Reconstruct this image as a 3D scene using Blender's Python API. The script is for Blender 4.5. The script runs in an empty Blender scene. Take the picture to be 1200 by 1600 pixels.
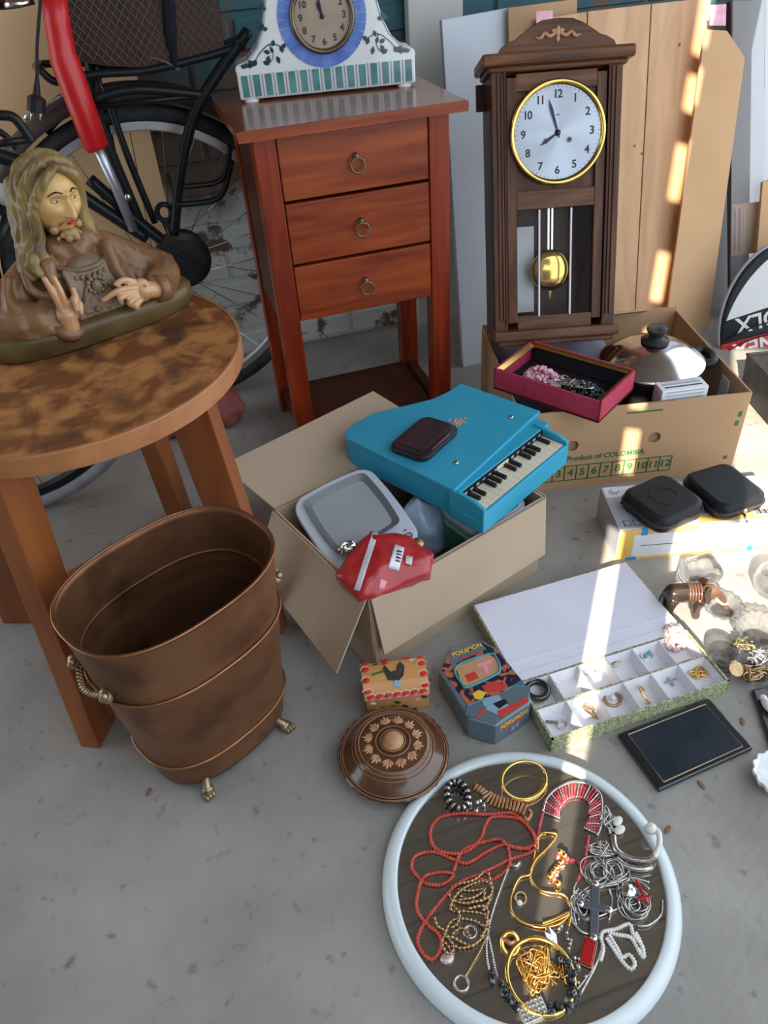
import bpy, bmesh, math, random
from mathutils import Vector, Matrix, Euler
random.seed(7)
C = bpy.context.scene.collection
PI = math.pi
# ---------------------------------------------------------------- camera, world, sun, exposure
R = ((0.9497844, -0.2400502, 0.2007123), (-0.3068632, -0.5891304, 0.7475027), (-0.0611925, -0.7715577, -0.6332094))
CAM = Vector((0, 0, 1.05)); F = 1190.0
cam_d = bpy.data.cameras.new('camera'); cam = bpy.data.objects.new('camera', cam_d); C.objects.link(cam)
cam_d.sensor_fit = 'HORIZONTAL'; cam_d.sensor_width = 36; cam_d.lens = 36 * F / 1200; cam_d.clip_start = .02
cam.matrix_world = Matrix(((R[0][0], -R[0][1], -R[0][2], CAM.x), (R[1][0], -R[1][1], -R[1][2], CAM.y), (R[2][0], -R[2][1], -R[2][2], CAM.z), (0, 0, 0, 1)))
bpy.context.scene.camera = cam
sc = bpy.context.scene
sc.view_settings.view_transform = 'Standard'; sc.view_settings.look = 'None'
sc.view_settings.exposure = 0.0; sc.view_settings.gamma = 1; sc.view_settings.use_curve_mapping = False
w = bpy.data.worlds.new('sky'); sc.world = w; w.use_nodes = True
w.node_tree.nodes['Background'].inputs[0].default_value = (0.80, 0.90, 1.0, 1)
w.node_tree.nodes['Background'].inputs[1].default_value = 2.3
SAZ = math.radians(52.9); SEL = math.radians(33)
sun_d = bpy.data.lights.new('sun', 'SUN'); sun = bpy.data.objects.new('sun', sun_d); C.objects.link(sun)
sun_d.energy = 21.0; sun_d.color = (1, .86, .68); sun_d.angle = .006
tv = Vector((math.cos(SAZ) * math.cos(SEL), math.sin(SAZ) * math.cos(SEL), -math.sin(SEL)))
sun.rotation_euler = tv.to_track_quat('-Z', 'Y').to_euler(); sun.location = (-2, -3, 3)

def ray(x, y):
    v = (x - 600, y - 800, F)
    return Vector([sum(R[i][k] * v[k] for k in range(3)) for i in range(3)])
def G(x, y, z=0.0):                      # point on the horizontal plane at height z
    v = ray(x, y); return CAM + v * ((z - CAM.z) / v.z)
def GY(x, y, Y):                         # point on the vertical plane y = Y
    v = ray(x, y); return CAM + v * (Y / v.y)
# ---------------------------------------------------------------- materials
def mat(name, c1, c2=None, scale=8.0, rough=.5, metal=0.0, bump=0.0, bscale=60.0, stretch=(1, 1, 1), coat=0.0,
        detail=6.0, lo=.35, hi=.65, c3=None, c3scale=30, c3lo=.6, c3hi=.7, trans=0.0, ior=1.5, aniso=0.0, spec=.5, sheen=0.0, coords='Object', distort=0.0):
    m = bpy.data.materials.new(name); m.use_nodes = True; nt = m.node_tree; N = nt.nodes; L = nt.links
    b = N['Principled BSDF']; I = b.inputs
    I['Roughness'].default_value = rough; I['Metallic'].default_value = metal; I['IOR'].default_value = ior
    I['Coat Weight'].default_value = coat; I['Coat Roughness'].default_value = .12; I['Transmission Weight'].default_value = trans
    I['Specular IOR Level'].default_value = spec; I['Sheen Weight'].default_value = sheen
    I['Base Color'].default_value = (*c1, 1)
    tc = N.new('ShaderNodeTexCoord'); mp = N.new('ShaderNodeMapping'); mp.inputs['Scale'].default_value = stretch
    L.new(tc.outputs[coords], mp.inputs[0])
    if c2:
        n = N.new('ShaderNodeTexNoise'); n.inputs['Scale'].default_value = scale; n.inputs['Detail'].default_value = detail; n.inputs['Distortion'].default_value = distort
        L.new(mp.outputs[0], n.inputs['Vector'])
        r = N.new('ShaderNodeValToRGB'); r.color_ramp.elements[0].position = lo; r.color_ramp.elements[1].position = hi
        r.color_ramp.elements[0].color = (*c1, 1); r.color_ramp.elements[1].color = (*c2, 1)
        L.new(n.outputs['Fac'], r.inputs[0]); out = r.outputs[0]
        if c3:
            n3 = N.new('ShaderNodeTexNoise'); n3.inputs['Scale'].default_value = c3scale; n3.inputs['Detail'].default_value = 5
            L.new(mp.outputs[0], n3.inputs['Vector'])
            r3 = N.new('ShaderNodeMapRange'); r3.inputs[1].default_value = c3lo; r3.inputs[2].default_value = c3hi
            L.new(n3.outputs['Fac'], r3.inputs[0])
            mx = N.new('ShaderNodeMix'); mx.data_type = 'RGBA'; L.new(r3.outputs[0], mx.inputs[0]); L.new(out, mx.inputs[6]); mx.inputs[7].default_value = (*c3, 1); out = mx.outputs[2]
        L.new(out, I['Base Color'])
    if bump:
        nb = N.new('ShaderNodeTexNoise'); nb.inputs['Scale'].default_value = bscale; nb.inputs['Detail'].default_value = 4
        L.new(mp.outputs[0], nb.inputs['Vector']); bp = N.new('ShaderNodeBump'); bp.inputs['Strength'].default_value = bump; bp.inputs['Distance'].default_value = .003
        L.new(nb.outputs['Fac'], bp.inputs['Height']); L.new(bp.outputs[0], I['Normal'])
    if aniso:
        I['Anisotropic'].default_value = aniso; tg = N.new('ShaderNodeTangent'); tg.direction_type = 'RADIAL'; tg.axis = 'Y'; L.new(tg.outputs[0], I['Tangent'])
    return m
def sheen_wood(name, a, b, scale, stretch, **k):
    return mat(name, a, b, scale=scale, stretch=stretch, distort=.6, detail=8, lo=.3, hi=.7, **k)
M = {}
M['floor'] = mat('concrete', (.215, .202, .188), (.335, .315, .29), scale=4.5, rough=.75, bump=.6, bscale=70, c3=(.13, .125, .12), c3scale=38, c3lo=.62, c3hi=.76, lo=.3, hi=.7)
M['cherry_v'] = sheen_wood('cherry_wood_upright', (.14, .014, .004), (.27, .036, .009), 5, (9, 9, .8), rough=.32, coat=.25, bump=.04)
M['cherry_h'] = sheen_wood('cherry_wood_level', (.14, .016, .004), (.33, .066, .013), 5, (.7, 6, 7), rough=.30, coat=.25, bump=.04)
M['cherry_top'] = sheen_wood('cherry_wood_top', (.17, .040, .012), (.28, .080, .024), 5, (.7, 8, 8), rough=.22, coat=.4)
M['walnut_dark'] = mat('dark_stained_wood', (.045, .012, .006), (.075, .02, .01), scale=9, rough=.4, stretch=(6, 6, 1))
M['oak'] = sheen_wood('brown_oak', (.052, .018, .008), (.150, .062, .030), 9, (6, 6, .7), rough=.38, coat=.15, bump=.12, bscale=40)
M['oak_h'] = sheen_wood('brown_oak_level', (.062, .022, .009), (.185, .078, .034), 9, (.7, 6, 8), rough=.36, coat=.2, bump=.12, bscale=40)
M['teak'] = sheen_wood('orange_brown_wood', (.20, .052, .011), (.30, .092, .022), 5, (5, 5, .7), rough=.45, coat=.1)
M['teak_edge'] = mat('pale_worn_wood_edge', (.33, .125, .042), (.43, .18, .068), scale=20, rough=.5)
M['tabletop'] = mat('worn_stained_table_surface', (.17, .055, .015), (.42, .18, .052), scale=22, rough=.62, bump=.2, lo=.42, hi=.60, c3=(.085, .030, .012), c3scale=16, c3lo=.52, c3hi=.70, distort=.4)
M['pine'] = sheen_wood('pine_plank', (.50, .285, .15), (.66, .40, .225), 3.5, (7, 7, .5), rough=.6, bump=.08)
M['ply2'] = mat('sunlit_tan_sheet', (.84, .54, .29), (.88, .58, .33), scale=4, rough=.8, bump=.1)  # tan brightened in place of sunlight on the sheet behind the bicycles
M['ply'] = mat('tan_sheet', (.56, .34, .175), (.62, .385, .21), scale=4, rough=.8, bump=.1)
M['card'] = mat('brown_cardboard', (.40, .30, .21), (.46, .35, .25), scale=3, rough=.85, bump=.08, bscale=30)
M['card_b'] = mat('tan_fruit_carton', (.44, .27, .145), (.50, .31, .17), scale=3, rough=.8, bump=.08, bscale=30)
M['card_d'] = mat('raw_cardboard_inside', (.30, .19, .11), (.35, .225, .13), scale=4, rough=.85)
M['copper'] = mat('aged_copper', (.175, .080, .040), (.27, .125, .062), scale=7, rough=.42, metal=.6, bump=.15, bscale=9, c3=(.09, .04, .02), c3scale=12, c3lo=.5, c3hi=.75)
M['copper_l'] = mat('rubbed_copper', (.36, .17, .085), (.25, .11, .05), scale=30, rough=.35, metal=.8)
M['brass_old'] = mat('old_brass', (.20, .155, .08), (.40, .33, .2), scale=80, rough=.4, metal=.85)
M['brass'] = mat('polished_brass', (.80, .55, .16), rough=.16, metal=1)
M['gold'] = mat('gold_metal', (.85, .52, .16), rough=.2, metal=1)
M['gold_dull'] = mat('dull_gold_chain', (.52, .36, .19), (.35, .23, .12), scale=300, rough=.32, metal=.9)
M['silver'] = mat('silver_metal', (.68, .67, .65), (.42, .41, .40), scale=200, rough=.25, metal=.95)
M['steel'] = mat('stainless_steel', (.62, .60, .58), rough=.16, metal=1)
M['dial'] = mat('brushed_dial_metal', (.33, .355, .40), rough=.26, metal=1, aniso=.95)
M['black'] = mat('black_paint', (.012, .014, .016), rough=.28)
M['blackp'] = mat('black_plastic', (.014, .014, .015), (.022, .022, .024), scale=30, rough=.38)
M['rubber'] = mat('rubber_tyre', (.03, .03, .032), (.05, .05, .052), scale=40, rough=.7)
M['rubber_g'] = mat('grey_dusty_tyre', (.26, .27, .30), (.36, .37, .40), scale=25, rough=.75)
M['screen'] = mat('dark_screen_glass', (.03, .022, .03), rough=.08)
M['alu'] = mat('aluminium_rim', (.60, .62, .68), rough=.35, metal=.75)
M['red'] = mat('red_enamel', (.56, .010, .014), rough=.35, coat=.15)
M['redp'] = mat('red_foil_packet', (.50, .03, .035), (.36, .012, .016), scale=14, rough=.3, bump=.8, bscale=18, coat=.3)
M['redbag'] = mat('faded_red_bag', (.26, .045, .045), (.36, .10, .09), scale=9, rough=.6, bump=.5, bscale=12)
M['framew'] = mat('pale_mirror_frame', (.60, .68, .72), (.66, .73, .76), scale=3, rough=.3, coat=.2)
M['white'] = mat('white_paint', (.66, .67, .69), (.66, .67, .69), scale=3, rough=.5)
M['whitegrey'] = mat('scuffed_white_panel', (.56, .61, .69), (.64, .68, .75), scale=3, rough=.22, c3=(.42, .40, .35), c3scale=5, c3lo=.66, c3hi=.8)
M['cream'] = mat('cream_post_paint', (.60, .585, .55), (.66, .645, .61), scale=3, rough=.6)
M['ceramic'] = mat('white_ceramic', (.80, .82, .82), (.74, .77, .77), scale=8, rough=.10, coat=.6)
M['teal'] = mat('teal_glaze', (.02, .15, .16), (.10, .30, .28), scale=14, rough=.12, coat=.5)
M['leafg'] = mat('dark_green_glaze', (.012, .05, .055), rough=.15, coat=.5)
M['blueg'] = mat('blue_glaze', (.05, .13, .50), (.16, .28, .68), scale=25, rough=.12, coat=.5)
M['mauve'] = mat('mauve_line_glaze', (.35, .33, .48), rough=.15)
M['oldface'] = mat('tarnished_clock_face', (.34, .265, .195), (.42, .33, .25), scale=12, rough=.5)
M['darkbrass'] = mat('dark_bezel', (.14, .11, .075), (.20, .155, .10), scale=20, rough=.35, metal=.85)
M['ink'] = mat('dark_ink', (.035, .03, .035), rough=.5)
M['handblue'] = mat('blue_steel_hand', (.025, .03, .06), rough=.3, metal=.6)
M['glass'] = mat('clear_glass', (.95, .98, .98), rough=.02, trans=1, ior=1.42)
M['glass_t'] = mat('thin_pane_glass', (.97, .98, .98), rough=.0, trans=1, ior=1.12)
M['mirror'] = mat('dusty_mirror', (.36, .32, .26), rough=.03, metal=1)
M['coral'] = mat('red_coral_beads', (.44, .055, .035), (.56, .10, .07), scale=120, rough=.35)
M['pink'] = mat('pink_beads', (.72, .22, .40), (.85, .62, .66), scale=70, rough=.3)
M['clothpink'] = mat('crimson_paper', (.38, .02, .06), (.42, .035, .08), scale=60, rough=.7)
M['velvet'] = mat('black_velvet', (.012, .012, .018), rough=.9)
M['bluewood'] = mat('turquoise_painted_wood', (.030, .30, .46), (.036, .33, .50), scale=6, rough=.32, c3=(.03, .24, .38), c3scale=5, c3lo=.6, c3hi=.8, coat=.1)
M['ivory'] = mat('ivory_keys', (.66, .60, .46), (.72, .67, .54), scale=20, rough=.35)
M['scalew'] = mat('pale_grey_plastic', (.60, .66, .76), rough=.35)
M['scaleg'] = mat('grey_plastic_tray', (.30, .33, .35), (.36, .39, .41), scale=5, rough=.25)
M['scaled'] = mat('dark_grey_plastic', (.14, .15, .165), rough=.3)
M['lav'] = mat('white_satin_lining', (.70, .70, .80), (.66, .66, .76), scale=15, rough=.7, bump=.1, bscale=40)
M['lavs'] = mat('white_satin', (.76, .75, .80), (.70, .69, .74), scale=15, rough=.6, bump=.2, bscale=50)
M['lacq'] = mat('black_lacquer', (.010, .013, .018), rough=.12, coat=.6)
M['pane_dark'] = mat('blue_black_gloss', (.010, .018, .030), (.02, .03, .045), scale=14, rough=.05, coat=.5)
M['pewter'] = mat('grey_pewter', (.12, .13, .15), rough=.35, metal=.5)
M['goldline'] = mat('gilt_line', (.62, .42, .28), rough=.35, metal=.4)
M['kraftd'] = mat('carved_varnished_wood', (.065, .026, .012), (.115, .048, .021), scale=9, rough=.22, coat=.7, stretch=(1, 1, 5))
M['kraftl'] = mat('light_carved_wood', (.50, .27, .14), (.42, .21, .10), scale=30, rough=.4)
M['kraftm'] = mat('rubbed_wood_ring', (.27, .125, .06), (.21, .09, .042), scale=20, rough=.3, coat=.4)
M['ochre'] = mat('ochre_leather', (.55, .26, .085), (.62, .31, .10), scale=12, rough=.4, coat=.2)
M['redpaint'] = mat('red_paint', (.60, .03, .03), rough=.4)
M['pinkpaint'] = mat('pink_paint', (.75, .28, .34), rough=.4)
M['whitep'] = mat('white_paper', (.74, .76, .82), (.70, .72, .78), scale=8, rough=.55)
M['yellowp'] = mat('yellow_print', (.80, .50, .14), rough=.4)
M['bluep'] = mat('blue_print', (.02, .28, .66), rough=.35)
M['greyp'] = mat('grey_print', (.36, .37, .42), (.42, .43, .48), scale=12, rough=.4)
M['paleblue'] = mat('pale_blue_print', (.34, .46, .66), rough=.35)
M['greenp'] = mat('green_print', (.03, .15, .055), rough=.6)
M['tinb'] = mat('slate_blue_tin', (.13, .185, .23), (.16, .215, .26), scale=6, rough=.22, metal=.3)
M['tinflame'] = mat('orange_flame_print', (.018, .016, .045), (.42, .13, .06), scale=48, rough=.25, lo=.49, hi=.53, detail=2, distort=1.2)
M['tintan'] = mat('tan_print', (.45, .27, .14), (.55, .30, .18), scale=20, rough=.25)
M['tinred'] = mat('red_print', (.55, .05, .04), rough=.25)
M['tealline'] = mat('teal_print', (.05, .27, .30), rough=.25)
M['tinyellow'] = mat('golden_print', (.75, .48, .06), rough=.25)
M['ltblue'] = mat('light_blue_print', (.22, .36, .46), rough=.25)
M['hair'] = mat('painted_hair', (.19, .135, .045), (.30, .215, .085), scale=16, rough=.3, coat=.4, c3=(.10, .055, .03), c3scale=20, c3lo=.5, c3hi=.7)
M['skin'] = mat('painted_face', (.60, .36, .125), (.66, .42, .165), scale=20, rough=.38, coat=.12, c3=(.42, .24, .09), c3scale=25, c3lo=.6, c3hi=.75)
M['hairb'] = mat('painted_beard', (.27, .155, .06), (.40, .25, .10), scale=90, rough=.4, coat=.2)
M['skinh'] = mat('painted_hands', (.50, .265, .125), (.56, .31, .16), scale=30, rough=.33, coat=.35)
M['robe'] = mat('painted_robe', (.145, .070, .030), (.25, .130, .060), scale=18, rough=.3, coat=.6, c3=(.28, .17, .09), c3scale=30, c3lo=.66, c3hi=.8)
M['robe_l'] = mat('painted_tunic', (.15, .10, .062), (.22, .15, .095), scale=22, rough=.33, coat=.4)
M['robebase'] = mat('bronzed_plinth', (.075, .048, .018), (.13, .088, .034), scale=14, rough=.3, coat=.4)
M['quilt'] = mat('brown_quilted_nylon', (.026, .013, .009), (.050, .026, .019), scale=10, rough=.40)
M['stitch'] = mat('brown_stitching', (.12, .075, .055), rough=.6)
M['guard'] = mat('smoky_brown_mudguard', (.055, .042, .038), (.075, .058, .052), scale=6, rough=.35)
M['plastwrap'] = mat('clear_wrapping_film', (.85, .86, .88), rough=.10, trans=.85, ior=1.1)
M['wrapdark'] = mat('dark_slat_stain', (.09, .055, .05), rough=.4)
M['orangep'] = mat('orange_label', (.70, .30, .07), (.62, .24, .05), scale=6, rough=.4)
M['pinktape'] = mat('pink_check_tape', (.72, .35, .45), (.80, .48, .55), scale=60, rough=.5)
M['jade'] = mat('green_brocade', (.44, .44, .27), (.20, .23, .13), scale=230, rough=.6, lo=.48, hi=.52, detail=1)
M['bluebag'] = mat('pale_blue_plastic_bag', (.42, .56, .74), (.50, .62, .78), scale=8, rough=.3, bump=.9, bscale=14, trans=.15)
M['cg'] = mat('green_plastic', (.03, .16, .09), rough=.3)
M['cl'] = mat('lime_plastic', (.35, .50, .16), rough=.3)
M['cb'] = mat('aqua_plastic', (.10, .34, .44), rough=.3)
M['cw'] = mat('milky_lid_plastic', (.45, .52, .60), rough=.3)
M['ebony'] = mat('ebony_wood', (.018, .012, .010), (.035, .022, .016), scale=20, rough=.15, coat=.5)
M['ebonyb'] = mat('brown_figurine_wood', (.07, .032, .018), (.13, .065, .036), scale=30, rough=.25, coat=.4)
M['iris'] = mat('teal_eye_paint', (.02, .10, .11), rough=.3)
M['pearl'] = mat('pearl_beads', (.72, .70, .66), rough=.2, coat=.5)
M['rose'] = mat('rose_pearl', (.50, .34, .34), (.70, .56, .56), scale=200, rough=.25, metal=.4)
M['darkbead'] = mat('black_glass_beads', (.02, .022, .03), (.25, .27, .30), scale=160, rough=.12, lo=.55, hi=.6)
M['garnet'] = mat('garnet_red', (.38, .01, .012), rough=.12, coat=.6)
M['redbead'] = mat('red_glass_beads', (.48, .02, .035), (.62, .10, .12), scale=150, rough=.2)
M['amber'] = mat('amber_links', (.48, .20, .07), (.62, .38, .22), scale=90, rough=.25, metal=.5)
M['leaf'] = mat('dry_leaf', (.20, .10, .06), rough=.8)
M['navy'] = mat('dark_smoke_cover', (.012, .014, .016), rough=.36)
M['greyfilm'] = mat('grey_clear_film', (.62, .66, .70), (.52, .56, .60), scale=12, rough=.2)
M['bundle'] = mat('grey_blue_fabric', (.20, .21, .27), (.27, .28, .35), scale=8, rough=.7, bump=.5, bscale=10)
M['oldwood'] = mat('weathered_ceiling_boards', (.13, .105, .085), (.20, .165, .135), scale=5, rough=.8, stretch=(.6, 8, 1))
M['sun_screen'] = mat('grey_green_screen_boards', (.16, .15, .13), (.22, .2, .18), scale=4, rough=.7)

for k_ in ('black', 'blackp', 'rubber', 'navy', 'quilt', 'oak', 'oak_h', 'velvet', 'robe', 'robe_l', 'walnut_dark', 'guard', 'hair', 'copper', 'coral', 'cherry_v', 'cherry_h', 'robebase', 'bluewood'):
    b_ = M[k_].node_tree.nodes['Principled BSDF'].inputs; b_['Specular IOR Level'].default_value = .22; b_['Coat Weight'].default_value *= .5
# painted bricks: whitewash below, dirty brown band, teal above; where each coat of paint sits on the wall
def brickmat():
    m = bpy.data.materials.new('painted_brick'); m.use_nodes = True; nt = m.node_tree; N = nt.nodes; L = nt.links
    b = N['Principled BSDF']; b.inputs['Roughness'].default_value = .7
    g = N.new('ShaderNodeNewGeometry'); sp = N.new('ShaderNodeSeparateXYZ'); L.new(g.outputs['Position'], sp.inputs[0])
    n = N.new('ShaderNodeTexNoise'); n.inputs['Scale'].default_value = 6; n.inputs['Detail'].default_value = 7; L.new(g.outputs['Position'], n.inputs['Vector'])
    ad = N.new('ShaderNodeMath'); ad.operation = 'MULTIPLY_ADD'; ad.inputs[1].default_value = .22; L.new(n.outputs['Fac'], ad.inputs[0]); L.new(sp.outputs['Z'], ad.inputs[2])
    r = N.new('ShaderNodeValToRGB'); e = r.color_ramp.elements
    e[0].position = 0; e[0].color = (.66, .68, .62, 1); e[1].position = .46; e[1].color = (.58, .60, .58, 1)
    for p, c in ((.52, (.12, .085, .065, 1)), (.68, (.10, .07, .055, 1)), (.75, (.035, .11, .14, 1)), (.92, (.05, .16, .19, 1)), (.99, (.06, .12, .20, 1))):
        q = e.new(p); q.color = c
    hs = N.new('ShaderNodeMath'); hs.operation = 'MULTIPLY'; hs.inputs[1].default_value = .85; L.new(ad.outputs[0], hs.inputs[0]); L.new(hs.outputs[0], r.inputs[0])
    n2 = N.new('ShaderNodeTexNoise'); n2.inputs['Scale'].default_value = 9; n2.inputs['Detail'].default_value = 9; n2.inputs['Roughness'].default_value = .7; L.new(g.outputs['Position'], n2.inputs['Vector'])
    mr = N.new('ShaderNodeMapRange'); mr.inputs[1].default_value = .53; mr.inputs[2].default_value = .58; L.new(n2.outputs['Fac'], mr.inputs[0])
    mx = N.new('ShaderNodeMix'); mx.data_type = 'RGBA'; L.new(mr.outputs[0], mx.inputs[0]); L.new(r.outputs[0], mx.inputs[6]); mx.inputs[7].default_value = (.14, .095, .07, 1)
    L.new(mx.outputs[2], b.inputs['Base Color'])
    bp = N.new('ShaderNodeBump'); bp.inputs['Strength'].default_value = .5; bp.inputs['Distance'].default_value = .006; L.new(n2.outputs['Fac'], bp.inputs['Height']); L.new(bp.outputs[0], b.inputs['Normal'])
    return m
M['brick'] = brickmat()
M['redbrick'] = mat('red_brick', (.30, .09, .04), (.42, .15, .07), scale=9, rough=.8)
M['mortar'] = mat('mortar', (.30, .29, .26), (.22, .2, .18), scale=20, rough=.9)
# dusty mirror: a thin diffuse film over the silvering
mm = M['mirror']; nt = mm.node_tree; b = nt.nodes['Principled BSDF']; df = nt.nodes.new('ShaderNodeBsdfDiffuse'); df.inputs[0].default_value = (.55, .53, .48, 1)
ms = nt.nodes.new('ShaderNodeMixShader'); ms.inputs[0].default_value = .08; nt.links.new(b.outputs[0], ms.inputs[1]); nt.links.new(df.outputs[0], ms.inputs[2]); nt.links.new(ms.outputs[0], nt.nodes['Material Output'].inputs[0])

nt = M['glass'].node_tree; tb_ = nt.nodes.new('ShaderNodeBsdfTransparent'); ms = nt.nodes.new('ShaderNodeMixShader'); ms.inputs[0].default_value = .30; nt.links.new(nt.nodes['Principled BSDF'].outputs[0], ms.inputs[1]); nt.links.new(tb_.outputs[0], ms.inputs[2]); nt.links.new(ms.outputs[0], nt.nodes['Material Output'].inputs[0])

# ---------------------------------------------------------------- helpers
MW = {}
def tag(o, label=None, cat=None, group=None, kind=None):
    if label: o['label'] = label
    if cat: o['category'] = cat
    if group: o['group'] = group
    if kind: o['kind'] = kind
    return o
def thing(name, label, cat, loc=(0, 0, 0), rot=(0, 0, 0), group=None, mw=None):
    o = bpy.data.objects.new(name, None); C.objects.link(o); o.empty_display_size = .02
    m = mw if mw else Matrix.Translation(loc) @ Euler(rot).to_matrix().to_4x4()
    o.matrix_world = m; MW[o] = m.copy()
    return tag(o, label, cat, group)
def obj(name, bm, m, parent=None, smooth=False, world=False, bevel=0, sub=0, solid=0, label=None, kind=None, loc=None, rot=(0, 0, 0)):
    if world and parent is not None: bm.transform(MW[parent].inverted())
    bmesh.ops.recalc_face_normals(bm, faces=bm.faces)
    me = bpy.data.meshes.new(name); bm.to_mesh(me); bm.free()
    me.materials.append(M[m] if isinstance(m, str) else m)
    if smooth: me.shade_smooth()
    o = bpy.data.objects.new(name, me); C.objects.link(o)
    if loc is not None: o.location = loc; o.rotation_euler = rot
    l = Matrix.Translation(o.location) @ o.rotation_euler.to_matrix().to_4x4()
    if parent is not None: o.parent = parent; MW[o] = MW[parent] @ l
    else: MW[o] = l
    if solid: q = o.modifiers.new('solid', 'SOLIDIFY'); q.thickness = solid; q.offset = 0
    if bevel: q = o.modifiers.new('bevel', 'BEVEL'); q.width = bevel; q.segments = 2; q.limit_method = 'ANGLE'
    if sub: q = o.modifiers.new('sub', 'SUBSURF'); q.levels = sub; q.render_levels = sub
    if label: o['label'] = label
    if kind: o['kind'] = kind
    return o
def NB(): return bmesh.new()
def box(bm, c, s, rot=None):
    m = Matrix.Translation(c) @ (Euler(rot).to_matrix().to_4x4() if rot else Matrix()) @ Matrix.Diagonal((s[0], s[1], s[2], 1))
    bmesh.ops.create_cube(bm, size=1, matrix=m); return bm
def bx(c, s, rot=None): return box(NB(), c, s, rot)
def ball(bm, c, r, seg=16, rings=10, rot=None):
    r = (r, r, r) if isinstance(r, (int, float)) else r
    m = Matrix.Translation(c) @ (Euler(rot).to_matrix().to_4x4() if rot else Matrix()) @ Matrix.Diagonal((*r, 1))
    bmesh.ops.create_uvsphere(bm, u_segments=seg, v_segments=rings, radius=1, matrix=m); return bm
def tube(bm, pts, r, seg=8, closed=False, cap=True):
    pts = [Vector(p) for p in pts]; n = len(pts)
    rr = r if isinstance(r, (list, tuple)) else [r] * n
    rings = []; prev = None
    for i, p in enumerate(pts):
        a = pts[(i - 1) % n] if (closed or i > 0) else p; b = pts[(i + 1) % n] if (closed or i < n - 1) else p
        t = (b - a)
        if t.length < 1e-9: t = Vector((0, 0, 1))
        t.normalize()
        if prev is None:
            up = Vector((0, 0, 1)) if abs(t.z) < .9 else Vector((1, 0, 0)); nx = t.cross(up).normalized()
        else:
            nx = (prev - t * prev.dot(t))
            if nx.length < 1e-6: nx = t.orthogonal()
            nx.normalize()
        prev = nx; ny = t.cross(nx)
        rings.append([bm.verts.new(p + (nx * math.cos(2 * PI * k / seg) + ny * math.sin(2 * PI * k / seg)) * rr[i]) for k in range(seg)])
    m = n if closed else n - 1
    for i in range(m):
        A, B = rings[i], rings[(i + 1) % n]
        for k in range(seg): bm.faces.new((A[k], A[(k + 1) % seg], B[(k + 1) % seg], B[k]))
    if cap and not closed:
        bm.faces.new(rings[0][::-1]); bm.faces.new(rings[-1])
    return bm
def lathe(bm, prof, seg=48, sx=1, sy=1, c=(0, 0, 0), wav=None):
    rings = []
    for j, (r, z) in enumerate(prof):
        ring = []
        for k in range(seg):
            a = 2 * PI * k / seg; q = r * (1 + (wav(j, a) if wav else 0))
            ring.append(bm.verts.new((c[0] + q * sx * math.cos(a), c[1] + q * sy * math.sin(a), c[2] + z)))
        rings.append(ring)
    for A, B in zip(rings, rings[1:]):
        for k in range(seg): bm.faces.new((A[k], A[(k + 1) % seg], B[(k + 1) % seg], B[k]))
    if prof[0][0] > 1e-6 and prof[-1][0] > 1e-6:
        for k in range(seg): bm.faces.new((rings[-1][k], rings[-1][(k + 1) % seg], rings[0][(k + 1) % seg], rings[0][k]))
    elif prof[0][0] > 1e-6: bm.faces.new(rings[0][::-1])
    elif prof[-1][0] > 1e-6: bm.faces.new(rings[-1])
    bmesh.ops.remove_doubles(bm, verts=bm.verts, dist=1e-6)
    return bm
def prism(bm, out, z0, z1, axes=(0, 1, 2)):         # outline extruded; axes tell where (u, v, w) go
    def P(u, v, q):
        p = [0, 0, 0]; p[axes[0]] = u; p[axes[1]] = v; p[axes[2]] = q; return p
    A = [bm.verts.new(P(u, v, z0)) for u, v in out]; B = [bm.verts.new(P(u, v, z1)) for u, v in out]; n = len(out)
    bm.faces.new(A[::-1]); bm.faces.new(B)
    for k in range(n): bm.faces.new((A[k], A[(k + 1) % n], B[(k + 1) % n], B[k]))
    return bm
def quad(bm, pts, th=.003):                          # a board through four points, given thickness
    p = [Vector(q) for q in pts]; n = (p[1] - p[0]).cross(p[2] - p[0]).normalized() * th
    A = [bm.verts.new(q) for q in p]; B = [bm.verts.new(q + n) for q in p]; k = len(p)
    bm.faces.new(A[::-1]); bm.faces.new(B)
    for i in range(k): bm.faces.new((A[i], A[(i + 1) % k], B[(i + 1) % k], B[i]))
    return bm
def rrect(w, h, r, n=5, cx=0, cy=0):
    o = []
    for qx, qy, a0 in ((1, 1, 0), (-1, 1, 90), (-1, -1, 180), (1, -1, 270)):
        for i in range(n + 1):
            a = math.radians(a0 + 90 * i / n); o.append((cx + qx * (w / 2 - r) + r * math.cos(a), cy + qy * (h / 2 - r) + r * math.sin(a)))
    return o
def circ(r, n=32, cx=0, cy=0, sy=1): return [(cx + r * math.cos(2 * PI * k / n), cy + r * sy * math.sin(2 * PI * k / n)) for k in range(n)]
def cat(pts, n=8, closed=False):                    # smooth curve through points
    P = [Vector(p) for p in pts]; N = len(P); out = []
    g = (lambda i: P[i % N]) if closed else (lambda i: P[max(0, min(N - 1, i))])
    for i in range(N if closed else N - 1):
        a, b, c, d = g(i - 1), g(i), g(i + 1), g(i + 2)
        for k in range(n):
            t = k / n; out.append(.5 * ((2 * b) + (c - a) * t + (2 * a - 5 * b + 4 * c - d) * t * t + (3 * b - a - 3 * c + d) * t ** 3))
    if not closed: out.append(P[-1])
    return out
def even(pts, step, closed=False):                  # even spacing along a polyline
    pts = list(pts) + ([pts[0]] if closed else []); out = [pts[0].copy()]; acc = 0
    for a, b in zip(pts, pts[1:]):
        L = (b - a).length; t = step - acc
        while t <= L: out.append(a + (b - a) * (t / L)); t += step
        acc = (acc + L) % step if L else acc
    return out
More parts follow.
